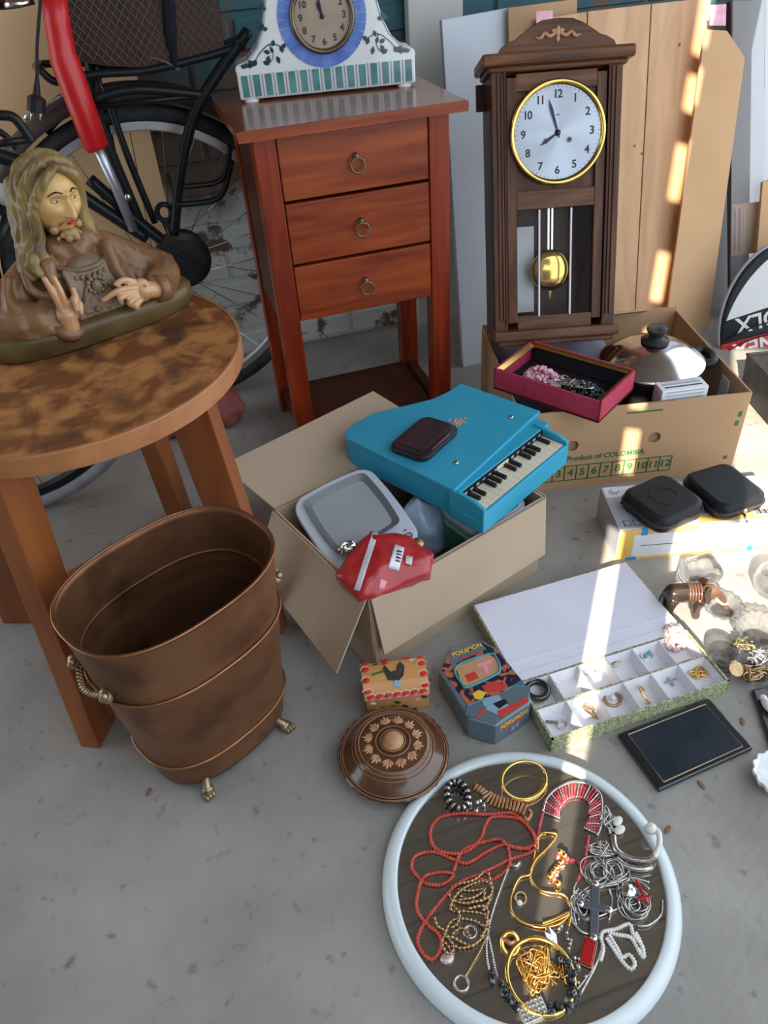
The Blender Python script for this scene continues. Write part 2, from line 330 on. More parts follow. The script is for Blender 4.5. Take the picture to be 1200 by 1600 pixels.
def text(s, size, depth=.0004, spacing=1.0, italic=0):
    cu = bpy.data.curves.new('lettering', 'FONT'); cu.body = s; cu.size = size; cu.extrude = depth; cu.align_x = 'CENTER'; cu.align_y = 'CENTER'; cu.space_character = spacing; cu.shear = italic; cu.resolution_u = 3; cu.offset = size * .022
    o = bpy.data.objects.new('t', cu); C.objects.link(o); dg = bpy.context.evaluated_depsgraph_get()
    me = bpy.data.meshes.new_from_object(o.evaluated_get(dg)); bpy.data.objects.remove(o)
    bm = NB(); bm.from_mesh(me); bpy.data.meshes.remove(me); return bm
def put(bm, mtx): bm.transform(mtx); return bm
def frame(o, x, z):                                  # matrix whose X and Y axes are x and z: lettering lies in that plane
    x = Vector(x).normalized(); z = Vector(z).normalized(); n = x.cross(z)
    return Matrix(((x.x, z.x, n.x, o[0]), (x.y, z.y, n.y, o[1]), (x.z, z.z, n.z, o[2]), (0, 0, 0, 1)))
XZ = Matrix(((1, 0, 0, 0), (0, 0, -1, 0), (0, 1, 0, 0), (0, 0, 0, 1)))   # lettering standing upright, read from -Y
def blob(bm, voxel, smooth=6, fine=None):            # fuse overlapping shapes into one skin
    me = bpy.data.meshes.new('b'); bm.to_mesh(me); bm.free(); o = bpy.data.objects.new('b', me); C.objects.link(o)
    q = o.modifiers.new('r', 'REMESH'); q.mode = 'VOXEL'; q.voxel_size = voxel
    if smooth: s = o.modifiers.new('s', 'SMOOTH'); s.factor = .5; s.iterations = smooth
    dg = bpy.context.evaluated_depsgraph_get(); me2 = bpy.data.meshes.new_from_object(o.evaluated_get(dg)); bpy.data.objects.remove(o)
    b2 = NB(); b2.from_mesh(me2)
    if fine:
        for v in b2.verts: v.co = fine(v.co.copy())
    return b2
def copy_tree(o, mtx, label=None, group=None):
    r = o.copy(); C.objects.link(r); r.matrix_world = mtx; MW[r] = mtx.copy()
    if label: r['label'] = label
    if group: r['group'] = group
    for ch in [k for k in bpy.data.objects if k.parent == o]:
        c = ch.copy(); C.objects.link(c); c.parent = r
        for g in [k for k in bpy.data.objects if k.parent == ch]:
            d = g.copy(); C.objects.link(d); d.parent = c
    return r
def RT(x, y, z, rz=0, rx=0, ry=0): return Matrix.Translation((x, y, z)) @ Euler((rx, ry, rz)).to_matrix().to_4x4()

# ================================================================ THE SETTING
o = obj('floor', bx((.2, .6, -.03), (4.6, 4.2, .06)), 'floor'); tag(o, kind='structure')
wall = obj('wall_back', bx((.2, 2.162, 1.1), (4.2, .12, 2.2)), 'brick'); tag(wall, kind='structure')
bms = []
for v in range(3):
    b_ = bx((0, 0, 0), (.212, .06, .066)); bmesh.ops.bevel(b_, geom=b_.edges[:], offset=.006, segments=1, affect='EDGES')
    for q in b_.verts: q.co += Vector([random.uniform(-.0018, .0018) for _ in range(3)])
    me = bpy.data.meshes.new('brick'); bmesh.ops.recalc_face_normals(b_, faces=b_.faces); b_.to_mesh(me); b_.free(); me.materials.append(M['brick']); bms.append(me)
for row in range(14):
    for k in range(17):
        x = -1.6 + k * .222 + (.111 if row % 2 else 0)
        if x > 2.1: continue
        q = bpy.data.objects.new('brick', random.choice(bms)); C.objects.link(q); q.parent = wall
        q.location = (x, 2.126 + random.uniform(-.002, .002), .037 + row * .0765); q.rotation_euler = (0, 0, random.uniform(-.01, .01))
b_ = NB()
for row in range(14, 28):
    for k in range(17): box(b_, (-1.6 + k * .222 + (.111 if row % 2 else 0), 2.126, .037 + row * .0765), (.208, .06, .064))
obj('upper_brick', b_, 'redbrick', wall, kind='stuff')
b_ = NB()
for k in range(12): box(b_, (.2, .42 + k * .16, 2.26), (4.2, .152, .03))
box(b_, (.2, 1.3, 2.29), (4.2, 1.95, .02))
o = obj('ceiling', b_, 'oldwood'); tag(o, kind='structure')
# added unseen board screens behind the camera, shaped to cut the sun into patches
ax = Vector((math.cos(SAZ), math.sin(SAZ), 0)); bxd = Vector((math.sin(SAZ), -math.cos(SAZ), 0)); S0 = -.9
def sun_screen(d0, d1, z0, z1, nm):
    b_ = NB(); n = max(1, round((d1 - d0) / .15)); wd = (d1 - d0) / n
    for i in range(n): box(b_, ax * S0 + bxd * (d0 + (i + .5) * wd) + Vector((0, 0, (z0 + z1) / 2)), (wd + .0005, .03, z1 - z0), (0, 0, SAZ - PI / 2))
    o = obj(nm, b_, 'sun_screen'); tag(o, kind='structure'); return o
dl = sun_screen(-2.3, -.014, 0, 3.7, 'sun_screen_1')
sun_screen(.014, .112, 0, 3.7, 'sun_screen_2'); sun_screen(.112, 1.3, 0, 1.22, 'sun_screen_3'); sun_screen(.112, 1.3, 1.97, 3.7, 'sun_screen_4'); sun_screen(.112, .224, 1.475, 1.97, 'sun_screen_5')
for i, (z0, z1) in enumerate(((1.42, 1.53), (1.652, 1.697), (1.73, 1.90), (1.955, 2.09), (2.243, 2.387), (2.542, 2.623), (2.716, 2.761))):
    obj('streak_bar', bx(ax * S0 + bxd * 0 + Vector((0, 0, (z0 + z1) / 2)), (.06, .012, z1 - z0), (0, 0, SAZ - PI / 2)), 'sun_screen', dl, world=True)  # added bars that break the sun streak into separate patches
# white boarding and post against the wall
o = obj('trim_1', bx(((.709 + .853) / 2, 2.07, .6), (.142, .03, 1.2)), 'cream', bevel=.003); tag(o, kind='structure')
o = obj('trim_2', bx((1.85, 2.03, .75), (.32, .04, 1.5)), 'white', bevel=.003); tag(o, kind='structure')

# ================================================================ FURNITURE
# three-drawer cabinet
cab = thing('drawer_cabinet', 'red-brown three-drawer wooden cabinet on tall legs under the ceramic clock', 'cabinet', (.403, 1.64, 0))
def P(bm, nm, m, par, **k): return obj(nm, bm, m, par, world=True, **k)
for x in (.232, .573):
    for y in (1.52, 1.752): P(bx((x, y, .3565), (.042, .040, .713)), 'leg', 'cherry_v', cab, bevel=.002)
P(bx((.403, 1.665, .7225), (.44, .38, .019)), 'top', 'cherry_top', cab, bevel=.003)
b_ = bx((.403, 1.475 + .0005, .7225), (.441, .002, .0185)); P(b_, 'top_edge', 'cherry_h', cab)
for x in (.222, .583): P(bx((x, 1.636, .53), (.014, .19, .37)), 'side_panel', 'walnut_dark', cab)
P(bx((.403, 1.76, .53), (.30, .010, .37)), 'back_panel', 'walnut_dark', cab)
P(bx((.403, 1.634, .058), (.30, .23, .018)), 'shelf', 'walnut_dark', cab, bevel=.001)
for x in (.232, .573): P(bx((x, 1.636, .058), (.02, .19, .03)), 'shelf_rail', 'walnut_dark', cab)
for z0, z1 in ((.594, .708), (.470, .588), (.348, .464)):
    d = P(bx((.403, 1.512, (z0 + z1) / 2), (.296, .018, z1 - z0)), 'drawer', 'cherry_h', cab, bevel=.002)
    bb = NB()
    for c, s in (((.403, 1.63, z0 + .012), (.27, .21, .008)), ((.272, 1.63, (z0 + z1) / 2), (.008, .21, z1 - z0 - .02)), ((.534, 1.63, (z0 + z1) / 2), (.008, .21, z1 - z0 - .02))): box(bb, c, s)
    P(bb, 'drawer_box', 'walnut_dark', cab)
    zc = (z0 + z1) / 2 + .004; b_ = NB()
    for q in b_.verts: pass
    tube(b_, [(.403 + .0135 * math.cos(a), 1.496 - .004, zc - .012 + .0135 * math.sin(a)) for a in [2 * PI * k / 24 for k in range(24)]], .0022, 8, True)
    r_ = obj('ring_pull', b_, 'darkbrass', d, world=True, smooth=True)
    ball(b2 := NB(), (.403, 1.497, zc + .004), (.006, .006, .006)); obj('knob', b2, 'darkbrass', r_ if False else d, world=True, smooth=True)

# round table with splayed board legs
TC = Vector((-.165, 1.1, 0)); TZ = .55
tb = thing('round_side_table', 'round low wooden table with worn brown top and flat splayed legs', 'table', (TC.x, TC.y, 0))
b_ = NB(); lathe(b_, [(0, -.026), (.240, -.026), (.2515, -.024), (.252, -.003), (.249, 0), (0, 0)], 96, c=(TC.x, TC.y, TZ)); top_ = P(b_, 'tabletop', 'tabletop', tb)
b_ = NB(); lathe(b_, [(.2512, -.028), (.2548, -.0275), (.2548, -.0012), (.2538, .0006), (.2500, .0006), (.2500, -.028)], 96, c=(TC.x, TC.y, TZ)); P(b_, 'edge_band', 'teak_edge', tb)
feet = ((-.283, .872), (-.42, 1.2), (.032, 1.0), (-.085, 1.337))
for i, (fx, fy) in enumerate(feet):
    f = Vector((fx, fy, 0)); t = Vector((fx * .78 + TC.x * .22, fy * .78 + TC.y * .22, TZ - .027))
    o_ = (f - Vector((TC.x, TC.y, 0))).normalized(); s_ = Vector((-o_.y, o_.x, 0))
    b_ = NB(); vs = []
    for p, wd in ((f, .030), (t, .034)):
        for a, c_ in ((-1, -1), (1, -1), (1, 1), (-1, 1)): vs.append(b_.verts.new(p + s_ * a * .017 + o_ * c_ * wd))
    b_.faces.new(vs[:4][::-1]); b_.faces.new(vs[4:])
    for k in range(4): b_.faces.new((vs[k], vs[(k + 1) % 4], vs[4 + (k + 1) % 4], vs[4 + k]))
    P(b_, 'leg', 'teak', tb, bevel=.002)
for a, c_ in ((1, 3), (0, 2)):
    A = Vector((*feet[a], .035)); B = Vector((*feet[c_], .035)); m_ = (A + B) / 2; d_ = B - A
    cc = TC.copy(); cc.z = .035; m_ = m_.lerp(cc, .05)
    P(bx(m_, (d_.length - .02, .018, .034), (0, 0, math.atan2(d_.y, d_.x))), 'stretcher', 'teak', tb, bevel=.002)
for x0, y0, x1, y1 in ((-.36, 1.17, 0.0, 1.02), (-.26, .93, -.1, 1.28)):
    A = Vector((x0, y0, TZ - .04)); B = Vector((x1, y1, TZ - .04)); d_ = B - A
    P(bx((A + B) / 2, (d_.length, .02, .028), (0, 0, math.atan2(d_.y, d_.x))), 'top_batten', 'teak', tb)

# copper bucket
BC = Vector((-.091, .800, 0)); by = math.radians(28)
bk = thing('copper_bucket', 'tall oval copper bucket with rope handles and small clawed brass feet', 'bucket', BC, (0, 0, by))
def brad(z):                                          # half axes at height z
    t = max(0, (z - .020) / .340); return .112 + .037 * t ** .9, .080 + .029 * t ** .9
def sup(a, ra, rb, e=2.5):
    c, s = math.cos(a), math.sin(a); return (ra * abs(c) ** (2 / e) * (1 if c > 0 else -1), rb * abs(s) ** (2 / e) * (1 if s > 0 else -1))
b_ = NB(); rings = []; prof = []
for z in [.020 + .340 * i / 40 for i in range(41)]:
    off = 0
    for zb in (.252, .080): off += .0035 * math.exp(-((z - zb) / .004) ** 2)
    prof.append((z, off))
full = [(z, o_) for z, o_ in prof] + [(.3615, .002)] + [(z, o_ - .003) for z, o_ in prof[::-1]]
for z, off in full:
    ra, rb = brad(max(.020, min(.36, z))); rings.append([b_.verts.new((*sup(2 * PI * k / 96, ra + off, rb + off), z)) for k in range(96)])
for A, B in zip(rings, rings[1:]):
    for k in range(96): b_.faces.new((A[k], A[(k + 1) % 96], B[(k + 1) % 96], B[k]))
b_.faces.new(rings[0][::-1]); b_.faces.new(rings[-1])
for v in rings[-1]: v.co.z += .003
body = obj('body', b_, 'copper', bk, smooth=True)
for zb, off in ((.252, .0032), (.080, .0032), (.3605, .0008)):
    ra, rb = brad(zb); b_ = NB(); tube(b_, [(*sup(2 * PI * k / 96, ra + off, rb + off), zb) for k in range(96)], .0022 if zb < .3 else .0018, 8, True); obj('rim' if zb > .3 else 'raised_band', b_, 'copper_l' , bk, smooth=True)
b_ = NB(); ra, rb = brad(.285); tube(b_, [(*sup(2 * PI * k / 96, ra - .004, rb - .004), .285) for k in range(96)], .0025, 8, True); obj('inner_band', b_, 'copper', bk, smooth=True)
for sgn in (-1, 1):
    b_ = NB(); zc = .268; x0 = brad(.268)[0] - .003
    arc = [Vector((sgn * (x0 + .004 + (.026 if sgn > 0 else .017) * math.sin(PI * t / 20) - .010 * (t / 20)), -.034 + .088 * t / 20, zc - .010 * math.sin(PI * t / 20))) for t in range(21)]
    ar = even(cat(arc, 4), .0012)
    for ph in (0, 2 * PI / 3, 4 * PI / 3):
        tube(b_, [p + Vector((math.cos(i * .42 + ph) * .0028, 0, math.sin(i * .42 + ph) * .0028)) for i, p in enumerate(ar)], .0026, 6)
    h_ = obj('rope_handle', b_, 'brass_old', bk, smooth=True)
    for yy in (-.034, .050):
        b_ = NB(); ball(b_, (sgn * (x0 + .004), yy, zc), (.009, .011, .012)); ball(b_, (sgn * (x0 + .008), yy - .006, zc + .008), .006); ball(b_, (sgn * (x0 + .008), yy + .006, zc - .008), .006)
        obj('handle_boss', b_, 'brass_old', h_, smooth=True)
for fx, fy in ((-.07, -.066), (.07, -.066), (-.07, .066), (.07, .066)):
    b_ = NB(); tube(b_, [(fx * .95, fy * .95, .030), (fx, fy, .022), (fx * 1.08, fy * 1.1, .013), (fx * 1.12, fy * 1.2, .008)], [.007, .0065, .007, .008], 8)
    for q in (-1, 0, 1): ball(b_, (fx * 1.14 + q * .0055, fy * 1.26, .006), (.004, .007, .006))
    ball(b_, (fx * 1.1, fy * 1.15, .009), (.010, .009, .0085)); obj('claw_foot', b_, 'brass_old', bk, smooth=True)

# ================================================================ BICYCLES
def wheel(par, c, R, yaw, tyre_m, rim_m, nsp=28, rimw=.012):
    cm = RT(*c, yaw)
    def ringo(r, tr, sy, nm, m, lab=None):
        b_ = NB(); tube(b_, [(r * math.cos(2 * PI * k / 96), 0, r * math.sin(2 * PI * k / 96)) for k in range(96)], tr, 10, True); put(b_, cm); return obj(nm, b_, m, par, world=True, smooth=True, label=lab)
    ringo(R - .018, .018, 1, 'tyre', tyre_m)
    b_ = NB(); rr = R - .034
    prof = [(rr, -.011), (rr - .016, -.011), (rr - .020, -.004), (rr - .020, .004), (rr - .016, .011), (rr, .011)]
    rs = [[b_.verts.new((r * math.cos(2 * PI * k / 96), y, r * math.sin(2 * PI * k / 96))) for k in range(96)] for r, y in prof]
    for i in range(len(rs)):
        A, B = rs[i], rs[(i + 1) % len(rs)]
        for k in range(96): b_.faces.new((A[k], A[(k + 1) % 96], B[(k + 1) % 96], B[k]))
    put(b_, cm); obj('rim', b_, rim_m, par, world=True, smooth=False)
    for k in range(nsp):
        a = 2 * PI * k / nsp; h = a + (1.1 if k % 2 else -1.1); sy = .028 if (k // 2) % 2 else -.028
        b_ = NB(); tube(b_, [(.022 * math.cos(h), sy, .022 * math.sin(h)), ((rr - .02) * math.cos(a), 0, (rr - .02) * math.sin(a))], .0011, 5); put(b_, cm); obj('spoke', b_, 'steel', par, world=True)
    b_ = NB(); tube(b_, [(0, -.035, 0), (0, .035, 0)], .02, 16); tube(b_, [(0, -.06, 0), (0, .06, 0)], .006, 10); put(b_, cm); obj('hub', b_, 'black', par, world=True, smooth=False)
bike = thing('bicycle', 'black bicycle with rear carrier and silver rim behind the cabinet', 'bicycle', (.006, 1.90, 0), (0, 0, math.radians(-3)))
HC = (.006, 1.90, .365)
wheel(bike, HC, .362, math.radians(-3), 'rubber', 'alu')
BP = lambda px, py, Y=1.90: GY(px, py, Y)
def bt(nm, pts, r, m='black', Y=1.90, n=6, par=None, lab=None):
    b_ = NB(); pp = [BP(*p[:2], p[2] if len(p) > 2 else Y) for p in pts]; tube(b_, cat(pp, n) if len(pp) > 2 else pp, r, 10); return obj(nm, b_, m, par or bike, world=True, smooth=True, label=lab)
b_ = NB(); cm = RT(*HC, math.radians(-3)); rs = []
for k in range(49):
    a = math.radians(-8 + 200 * k / 48); ring = []
    for q in range(7):
        t = PI * q / 6; rad = .372 + .032 * math.sin(t); ring.append(b_.verts.new((rad * math.cos(a), .030 * math.cos(t), rad * math.sin(a))))
    rs.append(ring)
for A, B in zip(rs, rs[1:]):
    for q in range(6): b_.faces.new((A[q], A[q + 1], B[q + 1], B[q]))
put(b_, cm); P(b_, 'mudguard', 'guard', bike, smooth=True, solid=.002)
bt('carrier_rail', [(62, 108, 1.80), (90, 128, 1.80), (150, 116, 1.80), (230, 110, 1.80), (330, 86, 1.80), (372, 72, 1.80)], .0075)
bt('carrier_rail', [(62, 100, 1.97), (150, 98, 1.97), (260, 95, 1.97), (372, 62, 1.97)], .0075)
bt('carrier_rail', [(64, 100, 1.97), (56, 104, 1.88), (62, 108, 1.80)], .0075)
bt('carrier_deck', [(150, 110, 1.88), (260, 102, 1.88), (365, 68, 1.88)], .008)
bt('lower_rail', [(146, 155, 1.80), (215, 140, 1.80), (330, 150, 1.80)], .009)
bt('lower_rail', [(152, 166, 1.80), (330, 148, 1.80)], .006)
bt('carrier_strut', [(152, 120, 1.80), (166, 160, 1.80)], .005); bt('carrier_strut', [(126, 118, 1.80), (150, 168, 1.80)], .006)
bt('carrier_stay', [(388, 48, 1.80), (330, 130, 1.80), (300, 190, 1.80), (282, 270, 1.80), (272, 365, 1.82)], .0115)
b_ = NB(); tube(b_, [BP(388, 46, 1.80), BP(372, 72, 1.80)], [.006, .014], 10); P(b_, 'carrier_end', 'blackp', bike, smooth=True)
bt('stand_hoop', [(283, 292, 1.80), (335, 286, 1.80), (352, 270, 1.80), (360, 228, 1.80)], .006); bt('stand_hoop', [(276, 320, 1.80), (330, 314, 1.80), (350, 298, 1.80), (362, 250, 1.80)], .0065)
bt('seat_stay', [(128, 112, 1.83), (160, 205, 1.83), (218, 345, 1.84)], .0115); bt('seat_stay', [(172, 165, 1.86), (200, 245, 1.86), (242, 348, 1.86)], .008)
bt('chain_stay', [(285, 400, 1.84), (215, 345, 1.84), (140, 280, 1.84)], .013); bt('chain_stay', [(230, 372, 1.84), (150, 320, 1.84), (90, 280, 1.84)], .014)
bt('seat_tube', [(118, -20, 1.90), (190, 330, 1.90)], .015)
bt('top_tube', [(38, 185, 1.88), (100, 148, 1.88), (140, 130, 1.88)], .0055, 'silver')
bt('front_frame', [(70, 205, 1.92), (92, 180, 1.92), (130, 160, 1.92)], .012)
hp = BP(286, 404, 1.83); b_ = NB(); lathe(b_, [(0, -.02), (.060, -.02), (.064, -.014), (.064, .014), (.050, .02), (.022, .022), (.022, .03), (0, .03)], 40); put(b_, Matrix.Translation(hp) @ Euler((PI / 2, 0, 0)).to_matrix().to_4x4()); P(b_, 'hub_brake', 'blackp', bike, smooth=False)
hp2 = BP(257, 332, 1.83); b_ = NB(); tube(b_, [hp2 + Vector((.016 * math.cos(a), 0, .018 * math.sin(a))) for a in [2 * PI * k / 20 for k in range(20)]], .006, 8, True); tube(b_, [hp2 + Vector((0, 0, -.018)), hp], .012, 8); P(b_, 'frame_lug', 'black', bike, smooth=True)
b_ = NB(); ball(b_, BP(200, 308, 1.80), (.008, .006, .008)); ball(b_, BP(266, 415, 1.79), (.007, .006, .007)); ball(b_, BP(250, 405, 1.79), .005); P(b_, 'axle_nut', 'silver', bike, smooth=True)
b_ = NB(); tube(b_, [BP(82, -12, 1.78), BP(90, 40, 1.78), BP(98, 84, 1.78), BP(101, 94, 1.78), BP(125, 160, 1.78), BP(150, 228, 1.78), BP(152, 232, 1.78)], [.0235, .0235, .0245, .0275, .0265, .0255, .022], 20); P(b_, 'red_tube', 'red', bike, smooth=True, label='red enamelled tube')
b_ = NB(); tube(b_, [BP(150, 226, 1.785), BP(180, 290, 1.80), BP(208, 358, 1.83)], .0105, 12); P(b_, 'silver_rod', 'alu', bike, smooth=True, label='silver rod below the red tube')
b_ = NB(); tube(b_, [BP(131, 140, 1.775), BP(155, 196, 1.78)], .006, 8); P(b_, 'clip', 'black', bike)

# quilted bag on the carrier
bag = thing('pannier_bag', 'dark brown quilted nylon bag sitting on the bicycle carrier', 'bag', (.08, 1.88, .81))
BL = [GY(*p, 1.80) for p in ((92, -70), (96, 0), (108, 60), (122, 96), (170, 104), (225, 106), (272, 110), (318, 98), (352, 84), (345, 30), (335, -60))]
b_ = NB(); out = [(p.x, p.z) for p in BL]; prism(b_, out, 1.80, 1.96, (0, 2, 1)); bmesh.ops.triangulate(b_, faces=[f for f in b_.faces if len(f.verts) > 4])
main_ = P(b_, 'bag_body', 'quilt', bag, bevel=.012)
def inside(x, z):
    c = False; n = len(out)
    for i in range(n):
        (x0, z0), (x1, z1) = out[i], out[(i + 1) % n]
        if (z0 > z) != (z1 > z) and x < (x1 - x0) * (z - z0) / (z1 - z0) + x0: c = not c
    return c
for dirn in (1, -1):
    b_ = NB()
    for k in range(-30, 40):
        run = []
        for t in range(0, 60):
            x = -.2 + t * .009; z = .75 + k * .02 + dirn * t * .009 * 1.25
            if dirn < 0: z = 1.3 - (.75 + k * .02) + .75 - 0 - t * .009 * 1.25 - .0
            if inside(x, z) and z < 1.02 and not (.115 < x < .135): run.append((x, 1.7985, z))
            else:
                if len(run) > 2: tube(b_, run, .0012, 4)
                run = []
        if len(run) > 2: tube(b_, run, .0012, 4)
    obj('quilting', b_, 'stitch', main_, world=True, kind='stuff')
b_ = NB(); tube(b_, [GY(262, -40, 1.795), GY(266, 50, 1.795), GY(274, 106, 1.795)], [.012, .012, .005], 8); P(b_, 'strap', 'velvet', bag)
b_ = NB(); tube(b_, cat([GY(235, 90, 1.797), GY(262, 98, 1.794), GY(280, 110, 1.797), GY(262, 80, 1.797)], 4), .0025, 6); P(b_, 'loose_binding', 'stitch', bag)

# second bicycle, only its near wheel and some tubes in view
bike2 = thing('bicycle', 'bicycle with dusty grey tyre standing behind the round table', 'bicycle', (-.44, 1.555, 0), (0, 0, math.radians(-2)))
wheel(bike2, (-.44, 1.555, .376), .376, math.radians(-2), 'rubber_g', 'black')
b2t = lambda nm, pts, r, m='black': bt(nm, pts, r, m, Y=1.54, par=bike2)
b2t('fork', [(60, 250, 1.66), (27, 318, 1.60), (0, 372, 1.515), (-60, 560, 1.515)], .010)
b2t('stay', [(-10, 180, 1.60), (18, 182, 1.60), (34, 198, 1.60), (50, 222, 1.60)], .0085); b2t('stay', [(-10, 226, 1.60), (40, 218, 1.60)], .0065); b2t('stay', [(-10, 200, 1.66), (12, 215, 1.66), (26, 232, 1.66)], .006)
b2t('frame_tube', [(-40, 232, 1.66), (20, 250, 1.66), (60, 262, 1.66), (120, 290, 1.70)], .014)
b2t('handlebar', [(-40, 4, 1.60), (0, 2, 1.60), (22, 0, 1.60), (50, -6, 1.60)], .012); b_ = NB(); lathe(b_, [(0, 0), (.02, 0), (.022, .006), (.012, .012), (0, .012)], 20); put(b_, Matrix.Translation(GY(28, 10, 1.58))); P(b_, 'bell', 'steel', bike2, smooth=True)

# hanging mains plug
pl = thing('mains_plug', 'black two-pin plug hanging on its cable beside the red tube', 'plug', GY(58, 160, 1.72))
b_ = NB(); tube(b_, cat([GY(66, -60, 1.72), GY(63, 0, 1.72), GY(58, 70, 1.72), GY(58, 124, 1.72)], 5), .0030, 8); P(b_, 'cable', 'blackp', pl, smooth=True)
b_ = NB(); tube(b_, [GY(58, 120, 1.72), GY(57, 148, 1.72), GY(57, 154, 1.72), GY(57, 174, 1.72)], [.0035, .0075, .017, .017], 10); P(b_, 'plug_body', 'blackp', pl, smooth=False)
for dx in (-8, 7): b_ = NB(); tube(b_, [GY(57 + dx, 172, 1.72), GY(57 + dx, 189, 1.72)], .0024, 8); P(b_, 'pin', 'silver', pl, smooth=True)

# tan sheet behind the bicycles
o = obj('backing_sheet', quad(NB(), [(-1.2, 2.062, 0), (.052, 2.062, 0), (.052, 2.062, 1.25), (-1.2, 2.062, 1.25)], -.010), 'ply2'); tag(o, 'tan sheet of board standing behind the bicycles', 'board')
# red bag under the wheel
rb_ = NB(); c0 = G(250, 680); ball(rb_, (c0.x + .04, c0.y - .005, .035), (.062, .05, .04), 18, 12); c1 = G(350, 660); ball(rb_, (c1.x + .005, c1.y, .045), (.055, .05, .055), 18, 12)
rb = blob(rb_, .005, 3, lambda v: Vector((v.x + .004 * math.sin(v.z * 160 + v.x * 70), v.y + .004 * math.sin(v.x * 150), max(.001, v.z + .003 * math.sin(v.x * 120 + v.y * 90)))))
t_ = thing('red_bag', 'crumpled faded red bag on the floor below the bicycle wheel', 'bag', (c0.x + .04, c0.y, 0)); P(rb, 'bag_body', 'redbag', t_, smooth=True)
b_ = NB(); tube(b_, [G(278, 655, .075), G(281, 662, .074), G(284, 669, .07)], .001, 5); P(b_, 'zip', 'silver', t_)

# ================================================================ CLOCKS
# ceramic mantel clock: faces -Y in its own frame
MA = Vector((.232, 1.717, .732)); mc = thing('mantel_clock', 'white ceramic mantel clock with blue ring and painted green leaves on the cabinet', 'clock', MA, (0, 0, math.radians(-8.7)))
half = [(.179, .004), (.179, .052), (.181, .058), (.176, .066), (.155, .072), (.133, .092), (.118, .120), (.108, .155), (.100, .195), (.085, .225), (.045, .243), (0, .248)]
outl = [(.179 + x, z) for x, z in half] + [(.179 - x, z) for x, z in half[::-1][1:]]
b_ = NB(); prism(b_, outl, 0, .075, (0, 2, 1)); obj('case', b_, 'ceramic', mc, bevel=.004)
for x in (.022, .336):
    for y in (.014, .062): b_ = NB(); lathe(b_, [(0, -.0095), (.013, -.0095), (.016, -.004), (.014, .005), (0, .005)], 24, c=(x, y, 0)); obj('foot', b_, 'ceramic', mc, smooth=True)
for k in range(15):
    x = .014 + k * (.330 / 14)
    obj('stripe', bx((x, -.0012, .0285), (.0125, .002, .038)), 'teal', mc); 
    if k < 14: obj('line', bx((x + .0118, -.0008, .0285), (.0016, .0018, .040)), 'mauve', mc)
DC = (.179, .134)
def fan(bm, r0, r1, a0, a1, y, y1, cx, cz, n=4):
    o_ = [(cx + r1 * math.cos(a0 + (a1 - a0) * i / n), cz + r1 * math.sin(a0 + (a1 - a0) * i / n)) for i in range(n + 1)] + [(cx + r0 * math.cos(a1 - (a1 - a0) * i / n), cz + r0 * math.sin(a1 - (a1 - a0) * i / n)) for i in range(n + 1)]
    prism(bm, o_, y, y1, (0, 2, 1))
for k in range(32):
    b_ = NB(); fan(b_, .060, .0855, 2 * PI * (k + .04) / 32, 2 * PI * (k + .96) / 32, -.0020, .001, *DC); obj('blue_tile', b_, 'blueg', mc)
yl = Euler((PI / 2, 0, 0)).to_matrix().to_4x4()
def ylathe(prof, c, seg=64): b_ = NB(); lathe(b_, prof, seg); put(b_, Matrix.Translation(c) @ yl); return b_
obj('bezel', ylathe([(.054, -.002), (.063, -.002), (.063, .006), (.060, .011), (.055, .010), (.053, .004)], (DC[0], 0, DC[1])), 'darkbrass', mc, smooth=True)
obj('dial', ylathe([(0, 0), (.055, 0), (.055, .003), (0, .003)], (DC[0], 0, DC[1])), 'oldface', mc)
for h in range(1, 13):
    a = PI / 2 - 2 * PI * h / 12; b_ = text(str(h), .0165); put(b_, Matrix.Translation((DC[0] + .042 * math.cos(a), -.0035, DC[1] + .042 * math.sin(a))) @ XZ); obj('numeral', b_, 'ink', mc)
def hand(c, y, a, L, wd, par, m, nm, tail=.1):
    b_ = NB(); d = Vector((math.cos(a), math.sin(a))); n = Vector((-d.y, d.x)); c = Vector(c)
    pts = [c - d * L * tail + n * wd * .4, c + n * wd * .5, c + d * L * .7 + n * wd, c + d * L, c + d * L * .7 - n * wd, c - n * wd * .5, c - d * L * tail - n * wd * .4]
    prism(b_, [tuple(p) for p in pts], y - .0006, y, (0, 2, 1)); return obj(nm, b_, m, par)
hand(DC, -.0052, PI / 2 + math.radians(19), .026, .0030, mc, 'handblue', 'hour_hand'); hand(DC, -.0064, PI / 2 + math.radians(10), .036, .0022, mc, 'handblue', 'minute_hand')
obj('hand_cap', ylathe([(0, 0), (.0045, 0), (.004, .003), (0, .004)], (DC[0], -.004, DC[1]), 16), 'handblue', mc)
def leaf(x, z, a, L, wd, par, m='leafg', y=-.0014):
    b_ = NB(); d = Vector((math.cos(a), math.sin(a))); n = Vector((-d.y, d.x)); c = Vector((x, z))
    pts = [c, c + d * L * .3 + n * wd * .8, c + d * L * .6 + n * wd, c + d * L, c + d * L * .6 - n * wd, c + d * L * .3 - n * wd * .8]
    prism(b_, [tuple(p) for p in pts], y, y + .002, (0, 2, 1)); obj('leaf', b_, m, par)
